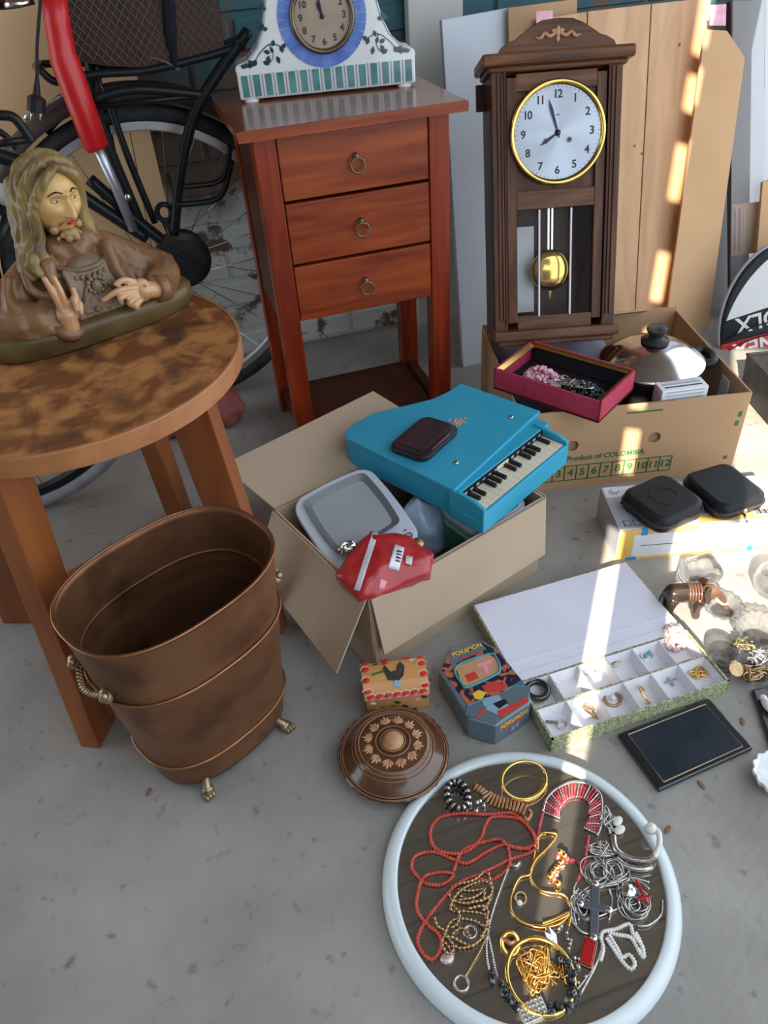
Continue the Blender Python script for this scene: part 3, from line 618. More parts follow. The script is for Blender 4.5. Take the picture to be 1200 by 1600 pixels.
for s in (1, -1):
    X = lambda x: .179 + s * x
    b_ = NB(); tube(b_, cat([(X(.165), -.0008, .060), (X(.145), -.0008, .066), (X(.128), -.0008, .083), (X(.108), -.0008, .096), (X(.090), -.0008, .093), (X(.080), -.0008, .085)], 6), .0009, 5); obj('stem', b_, 'leafg', mc)
    b_ = NB(); tube(b_, cat([(X(.108), -.0008, .096), (X(.102), -.0008, .085), (X(.106), -.0008, .070), (X(.118), -.0008, .062)], 6), .0008, 5); obj('stem', b_, 'leafg', mc)
    b_ = NB(); tube(b_, [(X(.171), -.0008, .064), (X(.152), -.0008, .072), (X(.129), -.0008, .094), (X(.113), -.0008, .125), (X(.103), -.0008, .165), (X(.095), -.0008, .2)], .0008, 5); obj('edge_line', b_, 'mauve', mc)
    for x, z, a, L, wd in ((.145, .062, 60, .014, .005), (.145, .062, 130, .014, .005), (.145, .062, 10, .012, .004), (.120, .086, 200, .013, .004), (.106, .092, 250, .012, .0035), (.102, .092, 110, .012, .004), (.082, .080, 60, .013, .0035), (.086, .088, 150, .013, .004), (.116, .064, 110, .015, .0045), (.112, .062, 30, .014, .004), (.092, .062, 75, .015, .004), (.117, .121, 90, .012, .005), (.117, .121, 170, .011, .004), (.117, .121, 20, .011, .004), (.112, .155, 90, .010, .004), (.112, .155, 190, .009, .003), (.112, .155, 0, .009, .003), (.160, .060, 40, .010, .004), (.160, .060, 120, .010, .004)):
        aa = math.radians(a if s > 0 else 180 - a); leaf(X(x), z, aa, L, wd, mc)

# wooden wall clock standing in the fruit carton, leaning back
lean = math.radians(18.7); cy_ = math.radians(-16)
WO = GY(866, 522, 1.385); WO.z = max(WO.z, .21)
cm = Matrix.Translation(WO) @ Matrix.Rotation(cy_, 4, 'Z') @ Matrix.Rotation(-lean, 4, 'X')
wc = thing('wall_clock', 'tall brown wooden wall clock with silver dial and brass pendulum in the fruit carton', 'clock', mw=cm)
inv = cm.inverted(); nrm = (cm.to_3x3() @ Vector((0, 1, 0)))
def CL(px, py):                                       # pixel to clock-front coordinates, used once for sizes
    v = ray(px, py); t = (WO - CAM).dot(nrm) / v.dot(nrm); q = inv @ (CAM + v * t); return q.x, q.z
W_ = .131; H_ = CL(872, 98)[1]; CT = CL(872, 28)[1]
dcx, dcz = CL(870, 208); dr = abs(CL(941, 208)[0] - CL(800, 210)[0]) / 2
wz0 = CL(868, 492)[1]; wz1 = CL(868, 326)[1]
D = .13
print('CLOCK', WO, H_, CT, dcx, dcz, dr, wz0, wz1)
for s in (-1, 1): obj('side_panel', bx((s * (W_ - .006), D / 2 + .012, H_ / 2), (.012, D - .02, H_)), 'oak', wc)
obj('back_panel', bx((0, D - .002, H_ / 2), (2 * W_ - .02, .006, H_)), 'oak', wc)
obj('bottom_panel', bx((0, D / 2 + .01, .006), (2 * W_ - .02, D - .03, .012)), 'oak_h', wc); obj('top_panel', bx((0, D / 2 + .01, H_ - .006), (2 * W_ - .02, D - .03, .012)), 'oak_h', wc)
for s in (-1, 1):
    st = obj('front_pilaster', bx((s * (W_ - .014), .006, H_ / 2 + .006), (.028, .018, H_ - .012)), 'oak', wc, bevel=.0015)
    for q in (-.006, .002): obj('reeding', bx((s * (W_ - .014) + s * q, -.0045, H_ / 2 + .012), (.0035, .005, H_ - .05)), 'oak', st, bevel=.0012)
    b_ = NB(); box(b_, (s * (W_ - .026), -.001, H_ / 2 + .01), (.0045, .012, H_ - .03)); obj('groove_strip', b_, 'walnut_dark', wc)
# door: stiles, rails, dial board
dw = W_ - .030
for s in (-1, 1): obj('door_stile', bx((s * (dw - .010), .006, (H_ - .02 + .03) / 2), (.020, .014, H_ - .05)), 'oak', wc, bevel=.001)
for z, h in ((H_ - .030, .032), (wz1 + .020, .036), (wz0 - .014, .030)): obj('door_rail', bx((0, .0062, z), (2 * dw - .04, .013, h)), 'oak_h', wc, bevel=.001)
b_ = NB(); box(b_, (0, .011, (wz1 + .035 + H_ - .045) / 2), (2 * dw - .038, .006, H_ - .045 - wz1 - .03)); obj('dial_board', b_, 'oak', wc)
b_ = NB(); box(b_, (0, -.004, .004), (2 * W_ + .012, .04, .022)); box(b_, (0, .01, -.012), (2 * W_ - .006, .05, .014)); obj('base_moulding', b_, 'oak_h', wc, bevel=.004)
b_ = NB(); box(b_, (0, .045, H_ + .010), (2 * W_ + .040, .135, .022)); box(b_, (0, .05, H_ - .005), (2 * W_ + .018, .12, .012)); obj('cornice', b_, 'oak_h', wc, bevel=.005)
hz = CT - H_ - .02
cr = [(-.118, 0), (-.112, .012), (-.098, .020), (-.085, .024), (-.070, .034), (-.050, hz * .82), (-.030, hz * .96), (0, hz), (.030, hz * .96), (.050, hz * .82), (.070, .034), (.085, .024), (.098, .020), (.112, .012), (.118, 0)]
b_ = NB(); prism(b_, [(x, H_ + .02 + z) for x, z in cr], -.004, .014, (0, 2, 1)); obj('crest', b_, 'oak_h', wc, bevel=.002)
b_ = NB(); zc = H_ + .02 + hz * .52
leafs = [((0, 0), 90, .016, .005), ((0, 0), 60, .012, .004), ((0, 0), 120, .012, .004), ((0, .002), 270, .012, .005)]
for s in (1, -1):
    tube(b_, cat([(s * .004, -.006, zc + .002), (s * .016, -.006, zc - .004), (s * .026, -.006, zc + .002), (s * .034, -.006, zc - .006), (s * .044, -.006, zc - .004)], 4), [.003, .0034, .0036, .0038, .004, .004, .0036, .0034, .0034, .0036, .0038, .0038, .0036, .003, .0025, .002, .0018], 6)
ball(b_, (0, -.006, zc + .004), (.005, .004, .010)); ball(b_, (0, -.006, zc - .008), (.004, .003, .007)); ball(b_, (.007, -.006, zc + .005), (.006, .003, .004)); ball(b_, (-.007, -.006, zc + .005), (.006, .003, .004))
obj('carving', b_, 'kraftl', wc, smooth=True)
obj('back_batten', bx((-W_ - .008, D - .03, H_ - .04), (.02, .012, .05)), 'walnut_dark', wc)
# window
for x in (-.0285, .0285): obj('glazing_bar', bx((x * 1.18, .002, (wz0 + wz1) / 2), (.0034, .006, wz1 - wz0)), 'lavs', wc)
obj('window_pane', bx((0, .009, (wz0 + wz1) / 2), (2 * dw - .04, .002, wz1 - wz0)), 'glass_t', wc)
# pendulum
bob = CL(867, 424); b_ = NB(); box(b_, (bob[0] - .004, .05, (bob[1] + wz1) / 2 + .04), (.004, .003, wz1 - bob[1] + .06)); box(b_, (bob[0] + .004, .05, (bob[1] + wz1) / 2 + .04), (.004, .003, wz1 - bob[1] + .06)); pr = obj('pendulum_rod', b_, 'steel', wc)
b_ = NB(); lathe(b_, [(0, -.004), (.032, -.004), (.0425, -.001), (.044, .001), (.041, .005), (.025, .012), (0, .015)], 48); put(b_, Matrix.Translation((bob[0], .045, bob[1])) @ yl); obj('pendulum_bob', b_, 'brass', wc, smooth=True)
b_ = NB(); tube(b_, [(bob[0], .048, bob[1] - .042), (bob[0], .048, bob[1] - .062)], [.004, .001], 8); obj('rating_nut', b_, 'brass', pr)
obj('pane_reflection', bx((-.062, .07, (wz0 + wz1) / 2 - .015), (.06, .002, wz1 - wz0 - .035)), 'white', wc, label='added white card standing for the pale reflection in the window glass')  # added card imitating a pale reflection in the window pane
# dial
DY = -.004
obj('dial', ylathe([(0, 0), (dr - .002, 0), (dr - .002, .003), (0, .003)], (dcx, DY, dcz), 96), 'dial', wc)
obj('bezel', ylathe([(dr - .006, .002), (dr - .003, .007), (dr + .001, .010), (dr + .005, .008), (dr + .006, 0), (dr - .006, 0)], (dcx, DY, dcz), 96), 'brass', wc, smooth=True)
for h in range(1, 13):
    a = PI / 2 - 2 * PI * h / 12; b_ = text(str(h), .021, spacing=.85); put(b_, Matrix.Translation((dcx + dr * .76 * math.cos(a), DY - .0035, dcz + dr * .76 * math.sin(a))) @ XZ); obj('numeral', b_, 'ink', wc)
b_ = NB()
for k in range(60):
    a = 2 * PI * k / 60; c_, s_ = math.cos(a), math.sin(a); box(b_, (dcx + dr * .91 * c_, DY - .0035, dcz + dr * .91 * s_), (.0025 if k % 5 else .004, .0006, .0006), (0, -a, 0))
obj('minute_track', b_, 'ink', wc)
b_ = text('~', .012); put(b_, Matrix.Translation((dcx, DY - .0035, dcz + dr * .36)) @ XZ); obj('dial_script', b_, 'ink', wc)
for x in (-.024, .024):
    b_ = ylathe([(.0030, 0), (.0052, 0), (.0052, .0015), (.0030, .0015)], (dcx + x, DY - .003, dcz - .014), 20); obj('winding_hole', b_, 'darkbrass', wc); obj('winding_hole', ylathe([(0, 0), (.003, 0), (.003, .0008), (0, .0008)], (dcx + x, DY - .003, dcz - .014), 16), 'ink', wc)
hand((dcx, dcz), DY - .006, PI / 2 - math.radians(238), .042, .0032, wc, 'handblue', 'hour_hand', .15); hand((dcx, dcz), DY - .0075, PI / 2 + math.radians(17), .066, .0028, wc, 'handblue', 'minute_hand', .15)
obj('hand_cap', ylathe([(0, 0), (.006, 0), (.005, .004), (0, .005)], (dcx, DY - .005, dcz), 20), 'handblue', wc, smooth=True)

# ================================================================ THE BUST
bo = Vector((-.219, 1.094, 0)); byw = math.radians(20.3); bu = Vector((math.cos(byw), math.sin(byw), 0)); bv = Vector((-bu.y, bu.x, 0))
B0 = bo + bu * .13 + bv * .060; B0.z = TZ
bs = thing('bust_statue', 'painted plaster bust of a long-haired bearded man raising his hand on the round table', 'statue', B0, (0, 0, byw))
b_ = NB(); rs = []
for r, z in ((.93, 0), (1, .004), (1.02, .028), (.98, .035), (.93, .036), (.90, .038)):
    rs.append([b_.verts.new((*sup(2 * PI * k / 80, .158 * r, .066 * r, 2.8), z)) for k in range(80)])
for A, B in zip(rs, rs[1:]):
    for k in range(80): b_.faces.new((A[k], A[(k + 1) % 80], B[(k + 1) % 80], B[k]))
b_.faces.new(rs[0][::-1]); b_.faces.new(rs[-1]); obj('plinth', b_, 'robebase', bs, smooth=True)
# robe: shoulders, sleeves and folds fused, then creased
def tp(bm, pts, rr, n=5, seg=12):
    c_ = cat(pts, n); m_ = len(c_); R_ = []
    for i in range(m_):
        t = i / (m_ - 1) * (len(rr) - 1); k = min(int(t), len(rr) - 2); R_.append(rr[k] + (rr[k + 1] - rr[k]) * (t - k))
    tube(bm, c_, R_, seg)
    ball(bm, c_[0], R_[0], seg, 8); ball(bm, c_[-1], R_[-1], seg, 8)
b_ = NB()
ball(b_, (.005, .010, .062), (.085, .048, .072), 24, 16); ball(b_, (.0, .004, .044), (.148, .056, .026), 32, 16)
tp(b_, [(-.052, .012, .108), (-.092, .010, .076), (-.122, .0, .052), (-.095, -.030, .048), (-.060, -.044, .052)], [.024, .030, .034, .032, .022])      # his right sleeve
tp(b_, [(.050, .012, .108), (.088, .010, .076), (.120, .002, .054), (.112, -.030, .050), (.092, -.048, .052)], [.024, .028, .031, .026, .020])
tp(b_, [(-.020, .0, .128), (.0, -.012, .120), (.022, .0, .128)], [.020, .018, .020])
tp(b_, [(-.045, -.022, .115), (-.050, -.040, .085), (-.042, -.050, .055)], [.012, .010, .010]); tp(b_, [(.045, -.022, .118), (.040, -.040, .090), (.055, -.048, .060)], [.012, .011, .010])
tp(b_, [(-.125, -.020, .066), (-.090, -.048, .052), (-.065, -.058, .036)], [.010, .011, .012]); tp(b_, [(-.100, -.005, .108), (-.112, -.028, .080), (-.085, -.050, .062)], [.006, .008, .009])
tp(b_, [(-.140, -.005, .075), (-.130, -.030, .050), (-.095, -.052, .032)], [.006, .008, .010]); tp(b_, [(-.075, -.010, .118), (-.080, -.032, .095), (-.062, -.046, .078)], [.006, .007, .006])
tp(b_, [(.140, -.005, .070), (.125, -.030, .046), (.100, -.050, .032)], [.007, .008, .010]); tp(b_, [(.056, -.002, .108), (.058, -.022, .088), (.056, -.034, .074)], [.005, .006, .006])
for k in range(5): tp(b_, [(.052 + k * .013, -.006, .104 - k * .010), (.060 + k * .013, -.020, .084 - k * .008), (.064 + k * .012, -.030, .066 - k * .004)], [.0035, .005, .004], 3, 8)
def fold(v):
    return v + Vector((0, -1, 0)) * (.0022 * math.sin(v.x * 190 + v.z * 70 + 2 * math.sin(v.z * 40))) * (1 if v.y < .01 else 0)
rb_ = blob(b_, .0032, 4, fold)
for v in rb_.verts: v.co.z = max(v.co.z, .034)
obj('robe', rb_, 'robe', bs, smooth=True)
b_ = NB(); ball(b_, (.004, -.018, .070), (.044, .028, .052), 20, 14)
for k in range(7): tp(b_, [(-.030 + k * .010, -.034, .105), (-.028 + k * .0105, -.044, .075), (-.030 + k * .012, -.048, .036)], [.004, .0055, .006], 4, 8)
tr = blob(b_, .0028, 2)
for v in tr.verts: v.co.z = max(v.co.z, .034)
obj('tunic', tr, 'robe_l', bs, smooth=True)
b_ = NB()
tube(b_, [(.004 + .040 * math.sin(a), -.010 - .030 * math.cos(a), .112 - .010 * math.cos(a)) for a in [math.radians(-100 + 200 * k / 24) for k in range(25)]], .004, 8)
for k in range(16):
    a = math.radians(-85 + 170 * k / 15); ball(b_, (.004 + .044 * math.sin(a), -.012 - .033 * math.cos(a), .104 - .012 * math.cos(a)), .0042, 8, 6)
for k in range(12): a = 2 * PI * k / 12; ball(b_, (.006 + .013 * math.cos(a), -.050, .080 + .011 * math.sin(a)), .004, 8, 6)
obj('carved_collar', b_, 'robe_l', bs, smooth=True)
b_ = NB(); ball(b_, (.006, -.050, .078), (.009, .006, .010)); tube(b_, [(.010, -.052, .085), (.018, -.056, .078)], .002, 6); tube(b_, [(-.006, -.050, .085), (-.022, -.052, .060)], .0022, 6); tube(b_, [(.018, -.050, .085), (.034, -.052, .062)], .0022, 6); obj('heart_emblem', b_, 'robe_l', bs, smooth=True)
b_ = NB(); ball(b_, (-.004, -.052, .046), .005, 12, 8); obj('button', b_, 'robe_l', bs, smooth=True)
# neck and head
HM = Matrix.Translation((-.004, .004, .192)) @ Euler((math.radians(6), math.radians(3), math.radians(14))).to_matrix().to_4x4() @ Matrix.Diagonal((1.10, 1.04, .90, 1))
b_ = NB(); tp(b_, [(.0, .012, .105), (.0, .010, .135), (.0, .010, .165)], [.030, .025, .023]); obj('neck', b_, 'robe', bs, smooth=True)
ga = lambda x, z, cx, cz, sx, sz: math.exp(-((x - cx) / sx) ** 2 - ((z - cz) / sz) ** 2)
b_ = NB(); bmesh.ops.create_uvsphere(b_, u_segments=96, v_segments=72, radius=1)
for v in b_.verts:
    x, y, z = v.co; X = x * .0335; Y = y * .040; Z = z * .054
    if Z < 0: X *= 1 - .32 * (Z / -.054) ** 1.6; Y *= 1 - .08 * (-Z / .054)
    if Y < 0:
        fr = min(1, -y * 2.2); dy = 0
        nz = .0095 * max(0, min(1, (.014 - Z) / .026)) + .0035
        if -.018 < Z < .020: dy -= nz * math.exp(-(X / (.0035 + .0030 * max(0, (.010 - Z) / .026))) ** 2) * min(1, (Z + .018) / .004)
        dy -= .0035 * ga(X, Z, 0, .019, .020, .0045) + .0022 * ga(X, Z, 0, .034, .018, .010)
        for s in (1, -1):
            dy += .0065 * ga(X, Z, s * .0128, .0095, .0085, .0062); dy -= .0030 * ga(X, Z, s * .0175, -.006, .008, .008); dy -= .0022 * ga(X, Z, s * .0046, -.0145, .0028, .0030); dy += .002 * ga(X, Z, s * .015, -.024, .006, .010)
        dy -= .0028 * ga(X, Z, 0, -.0235, .0085, .0022) + .0032 * ga(X, Z, 0, -.0290, .0065, .0024); dy += .0022 * ga(X, Z, 0, -.0263, .009, .0010)
        dy -= .0045 * ga(X, Z, 0, -.041, .010, .006)
        Y += dy * fr
    v.co = (X, Y, Z)
hd = obj('head', put(b_, HM), 'skin', bs, smooth=True)
def HB(fn, nm, m): b_ = NB(); fn(b_); return obj(nm, put(b_, HM), m, hd, smooth=True)
def surfY(X, Z): return -.040 * math.sqrt(max(.05, 1 - (X / .0335) ** 2 - (Z / .054) ** 2))
for s in (1, -1):
    ex = s * .0128; ey = surfY(ex, .0095) + .0052
    HB(lambda b: ball(b, (ex, ey, .0090), (.0054, .0034, .0024), 20, 12), 'eye', 'ivory'); HB(lambda b: ball(b, (ex + .0008, ey - .0026, .0088), (.0020, .0012, .0022), 14, 8), 'iris', 'iris')
    HB(lambda b: tube(b, cat([(ex - .0060, ey - .0012, .0090), (ex - .002, ey - .0032, .0114), (ex + .003, ey - .0030, .0112), (ex + .0062, ey - .0010, .0088)], 4), .0009, 6), 'eyelid', 'skinh')
    HB(lambda b: tube(b, cat([(s * .0055, surfY(.005, .019) - .0030, .0200), (s * .0125, surfY(.012, .022) - .0026, .0228), (s * .0205, surfY(.0205, .018) - .0006, .0168)], 5), [.0010] * 4 + [.0012] * 3 + [.0009] * 4, 6), 'eyebrow', 'walnut_dark')
HB(lambda b: (ball(b, (0, surfY(0, -.0236) - .0022, -.0238), (.0068, .0022, .0014)), ball(b, (0, surfY(0, -.028) - .0022, -.0278), (.0052, .0024, .0017))), 'lips', 'redpaint')
def beard(b):
    ball(b, (0, -.0285, -.0445), (.0125, .0085, .0100), 16, 10)
    for s in (1, -1):
        tp(b, [(s * .0015, surfY(0, -.0195) - .0014, -.0205), (s * .009, surfY(.009, -.022) + .0002, -.0232), (s * .0130, surfY(.0130, -.030) + .0018, -.031)], [.0014, .0018, .0010], 4, 8)
        ball(b, (s * .017, -.0205, -.037), (.0065, .0065, .0075), 12, 8); ball(b, (s * .0055, -.0325, -.0505), (.0052, .0050, .0062), 12, 8)
        for q in range(4): ball(b, (s * (.003 + q * .0045), -.0345 + q * .003, -.045 - (q % 2) * .005), (.0026, .0026, .0042), 8, 6)
    return blob(b, .0011, 2)
b_ = NB(); obj('beard', put(beard(b_), HM), 'hairb', hd, smooth=True)
def hairf():
    b = NB(); ball(b, (0, .010, .012), (.0365, .040, .055), 28, 20)
    for s in (1, -1):
        tp(b, [(s * .003, -.026, .053), (s * .020, -.029, .040), (s * .031, -.018, .012), (s * .034, -.010, -.018), (s * .034, -.010, -.044), (s * .040, -.012, -.062), (s * .036, -.018, -.080)], [.006, .0075, .0075, .008, .009, .010, .007], 5, 10)
        tp(b, [(s * .002, -.010, .061), (s * .022, -.012, .051), (s * .034, -.002, .020), (s * .037, .004, -.018), (s * .040, .0, -.048), (s * .048, -.002, -.072)], [.007, .008, .009, .010, .012, .010], 5, 10)
        tp(b, [(s * .004, .010, .063), (s * .026, .012, .048), (s * .035, .016, .0), (s * .038, .018, -.045), (s * .042, .014, -.076)], [.008, .010, .012, .015, .012], 5, 10)
        tp(b, [(s * .046, -.008, -.066), (s * .054, -.016, -.082), (s * .050, -.026, -.094), (s * .038, -.024, -.092), (s * .036, -.016, -.084)], [.008, .009, .008, .007, .005], 5, 8)
        tp(b, [(s * .052, .002, -.072), (s * .062, -.006, -.088), (s * .058, -.014, -.100), (s * .050, -.010, -.098)], [.008, .009, .008, .006], 5, 8)
        tp(b, [(s * .028, .03, .02), (s * .026, .036, -.03), (s * .028, .034, -.075)], [.014, .018, .018], 5, 10)
    tp(b, [(0, .04, .02), (0, .044, -.03), (0, .04, -.075)], [.02, .022, .02], 5, 10)
    hb = blob(b, .0020, 2, lambda v: v + Vector((v.x, v.y - .01, 0)).normalized() * (.0009 * math.sin(math.atan2(v.y - .01, v.x) * 26 + 5 * math.sin(v.z * 55))))
    return hb
obj('hair', put(hairf(), HM), 'hair', bs, smooth=True)
# hands
def handb(bm, wr, palm, fingers, thumb, r=.0052):
    tp(bm, [wr, palm], [.0125, .0140], 6, 12); ball(bm, palm, (.0150, .010, .0180), 14, 10)
    for f in fingers: tp(bm, f, [r, r * .95, r * .75], 5, 8)
    tp(bm, thumb, [.006, .0052, .004], 5, 8)
b_ = NB(); handb(b_, (-.052, -.062, .034), (-.052, -.066, .058), [[(-.058, -.070, .068), (-.061, -.073, .092), (-.066, -.072, .116)], [(-.051, -.071, .070), (-.052, -.075, .094), (-.054, -.073, .114)], [(-.044, -.070, .068), (-.039, -.080, .082), (-.041, -.084, .068)], [(-.040, -.068, .062), (-.033, -.077, .072), (-.036, -.081, .060)]], [(-.044, -.072, .054), (-.036, -.078, .072), (-.036, -.078, .094)])
obj('raised_hand', blob(b_, .0014, 2), 'skinh', bs, smooth=True, label='his right hand raised with two fingers up')
b_ = NB(); tube(b_, [(-.058, -.056, .026), (-.053, -.062, .040)], [.019, .022], 16); obj('cuff', b_, 'robe', bs, smooth=True)
b_ = NB(); handb(b_, (.086, -.060, .050), (.064, -.066, .058), [[(.054, -.070, .066), (.028, -.074, .071), (.004, -.068, .062)], [(.050, -.072, .060), (.026, -.078, .062), (.026, -.074, .053)], [(.052, -.073, .053), (.036, -.080, .052), (.038, -.075, .045)], [(.055, -.072, .047), (.043, -.079, .043), (.047, -.075, .038)]], [(.058, -.064, .070), (.042, -.066, .080), (.028, -.066, .078)])
obj('pointing_hand', blob(b_, .0014, 2), 'skinh', bs, smooth=True, label='his left hand pointing to his chest')
b_ = NB(); ball(b_, (.066, -.0765, .066), (.0025, .001, .0025), 10, 6); obj('wound_mark', b_, 'garnet', bs)
b_ = NB(); tube(b_, [(.105, -.052, .046), (.086, -.058, .050)], [.021, .021], 16); obj('cuff', b_, 'robe', bs, smooth=True)

# ================================================================ FRUIT CARTON (banana box) AND WHAT IS IN IT
FA = Vector((.623, 1.193, 0)); fy = math.radians(-12.7); FL_, FD, FH = .483, .40, .200
fc = thing('fruit_carton', 'large tan fruit carton with green printed numbers holding the wall clock', 'box', FA, (0, 0, fy))
T = .004
hole_x = (.105, .293)
def holed(bm, x0, x1, z0, z1, y, holes, r):          # wall with round hand holes
    edges = [x0] + sum([[h - .03, h + .03] for h, _ in holes], []) + [x1]
    for i in range(0, len(edges), 2):
        if edges[i + 1] > edges[i]: box(bm, ((edges[i] + edges[i + 1]) / 2, y, (z0 + z1) / 2), (edges[i + 1] - edges[i], T, z1 - z0))
    for hx, hz in holes:
        sq = [(hx + .03, hz), (hx + .03, z1), (hx, z1), (hx - .03, z1), (hx - .03, hz), (hx - .03, z0), (hx, z0), (hx + .03, z0)]
        n = 32; A = []
        for k in range(n):
            a = 2 * PI * k / n; c_, s_ = math.cos(a), math.sin(a)
            tx = .03 / abs(c_) if abs(c_) > 1e-6 else 9; tz = ((z1 - hz) if s_ > 0 else (hz - z0)) / abs(s_) if abs(s_) > 1e-6 else 9; t = min(tx, tz)
            A.append([(hx + r * c_, hz + r * s_), (hx + t * c_, hz + t * s_)])
        for qx in (hx - .03, hx + .03):
            for qz in (z0, z1):
                k = round((math.atan2(qz - hz, qx - hx) % (2 * PI)) / (2 * PI) * n) % n; A[k][1] = (qx, qz)
        for q in (y - T / 2, y + T / 2):
            I = [bm.verts.new((p[0][0], q, p[0][1])) for p in A]; O = [bm.verts.new((p[1][0], q, p[1][1])) for p in A]
            for k in range(n): bm.faces.new((I[k], I[(k + 1) % n], O[(k + 1) % n], O[k]))
        # rim of the hole
        I = [[bm.verts.new((p[0][0], q, p[0][1])) for p in A] for q in (y - T / 2, y + T / 2)]
        for k in range(n): bm.faces.new((I[0][k], I[0][(k + 1) % n], I[1][(k + 1) % n], I[1][k]))
b_ = NB(); holed(b_, 0, FL_, 0, FH, 0, [(.116, .112), (.293, .112)], .0135); obj('front_wall', b_, 'card_b', fc)
obj('back_wall', bx((FL_ / 2, FD, FH / 2 + .004), (FL_, T, FH + .012)), 'card_b', fc); 
for x in (0, FL_): obj('side_wall', bx((x, FD / 2, FH / 2 + (.0 if x else .004)), (T, FD, FH)), 'card_b', fc)
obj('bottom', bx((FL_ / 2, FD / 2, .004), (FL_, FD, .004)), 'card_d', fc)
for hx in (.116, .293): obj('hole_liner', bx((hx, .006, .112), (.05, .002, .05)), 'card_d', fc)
obj('hand_slot', bx((FL_ - .0035, .10, .150), (.003, .035, .055)), 'lavs', fc)
b_ = text('Product of COLOMBIA', .0175, .0003); put(b_, Matrix.Translation((.192, -.0024, .079)) @ XZ); obj('printed_words', b_, 'greenp', fc)
for k in range(12):
    x = .040 + k * .0262; b_ = NB()
    for c_, s_ in (((x, -.0022, .060), (.0262, .001, .0022)), ((x, -.0022, .022), (.0262, .001, .0022)), ((x - .0131, -.0022, .041), (.0022, .001, .038)), ((x + .0131, -.0022, .041), (.0022, .001, .038))): box(b_, c_, s_)
    cell = obj('number_frame', b_, 'greenp', fc); b_ = text(str(k + 1), .026, .0003); put(b_, Matrix.Translation((x, -.0024, .041)) @ XZ); obj('printed_number', b_, 'greenp', cell)
obj('green_bar', bx((.262, -.0022, .181), (.075, .001, .0035)), 'greenp', fc)
b_ = NB(); box(b_, (.470, -.0022, .150), (.008, .001, .012)); box(b_, (.468, -.0022, .128), (.008, .001, .012)); box(b_, (.463, -.0022, .040), (.008, .001, .008)); obj('edge_print', b_, 'greenp', fc, kind='stuff')
b_ = NB(); quad(b_, [(.21, FD - .004, .208), (.40, FD - .004, .208), (.39, FD - .05, .235), (.24, FD - .055, .235)], .003); obj('top_flap', b_, 'card_b', fc)
FM = MW[fc]
def floc(px, py, z): return FM.inverted() @ G(px, py, z)
# bundle under the clock and the pot
t_ = thing('folded_cloth', 'grey-blue folded cloth under the wall clock in the fruit carton', 'cloth', mw=FM @ RT(.15, .25, .006)); b_ = NB(); box(b_, (0, -.005, .0875), (.26, .24, .172)); bmesh.ops.subdivide_edges(b_, edges=b_.edges[:], cuts=9, use_grid_fill=True)
for v in b_.verts: v.co += Vector((.004 * math.sin(v.co.y * 60 + v.co.z * 40), .004 * math.sin(v.co.x * 50), .0022 * math.sin(v.co.x * 70 + v.co.y * 50)))
for v in b_.verts: v.co.z = max(.0, v.co.z)
obj('cloth', b_, 'bundle', t_, smooth=True)
# pan with domed lid
pc = G(1022, 541, .245); t_ = thing('lidded_pan', 'stainless pan with domed lid and black knob in the fruit carton', 'pan', (pc.x, pc.y, .008))
PM = lambda bm, nm, m, **k: obj(nm, bm, m, t_, smooth=True, **k)
b_ = NB(); lathe(b_, [(0, .01), (.100, .01), (.106, .02), (.108, .196), (.111, .199), (.108, .202), (.104, .196), (.100, .03), (0, .03)], 64); PM(b_, 'pan_body', 'blackp')
b_ = NB(); lathe(b_, [(0, .249), (.03, .247), (.065, .237), (.092, .221), (.105, .211), (.111, .208), (.113, .204), (.110, .201), (0, .201)], 72); lid = PM(b_, 'lid', 'steel')
b_ = NB(); lathe(b_, [(0, .249), (.030, .2495), (.030, .253), (.016, .256), (.0135, .263), (.020, .272), (.022, .278), (.018, .283), (0, .285)], 32); obj('lid_knob', b_, 'blackp', lid, smooth=True)
b_ = NB(); tube(b_, cat([(.100, -.030, .185), (.128, -.040, .187), (.150, -.012, .187), (.146, .02, .187), (.104, .012, .185)], 6), .011, 10); PM(b_, 'side_handle', 'blackp')
b_ = NB(); tube(b_, cat([(-.100, .030, .185), (-.128, .03, .187), (-.140, .0, .187), (-.104, -.02, .185)], 6), .009, 10); PM(b_, 'side_handle', 'blackp')
# white boxed papers
q = [G(968, 568, .200), G(1074, 557, .200), G(1072, 612, .200), G(1000, 617, .200)]
t_ = thing('boxed_booklet', 'white printed booklet box standing between red tray and pan', 'book', mw=FM @ RT(.345, .030, .008, math.radians(3)))
obj('cover', bx((0, 0, .105), (.100, .040, .210)), 'whitep', t_, bevel=.002)
for z, h, m in ((.004, .012, 'greyp'), (-.008, .006, 'ink'), (.014, .004, 'greyp')): obj('printed_bar', bx((.0, z, .2105), (.080, h * .5, .001)), m, t_)
for k in range(4): obj('printed_line', bx((0, -.0205, .205 - k * .008), (.08, .001, .0022)), 'greyp', t_)
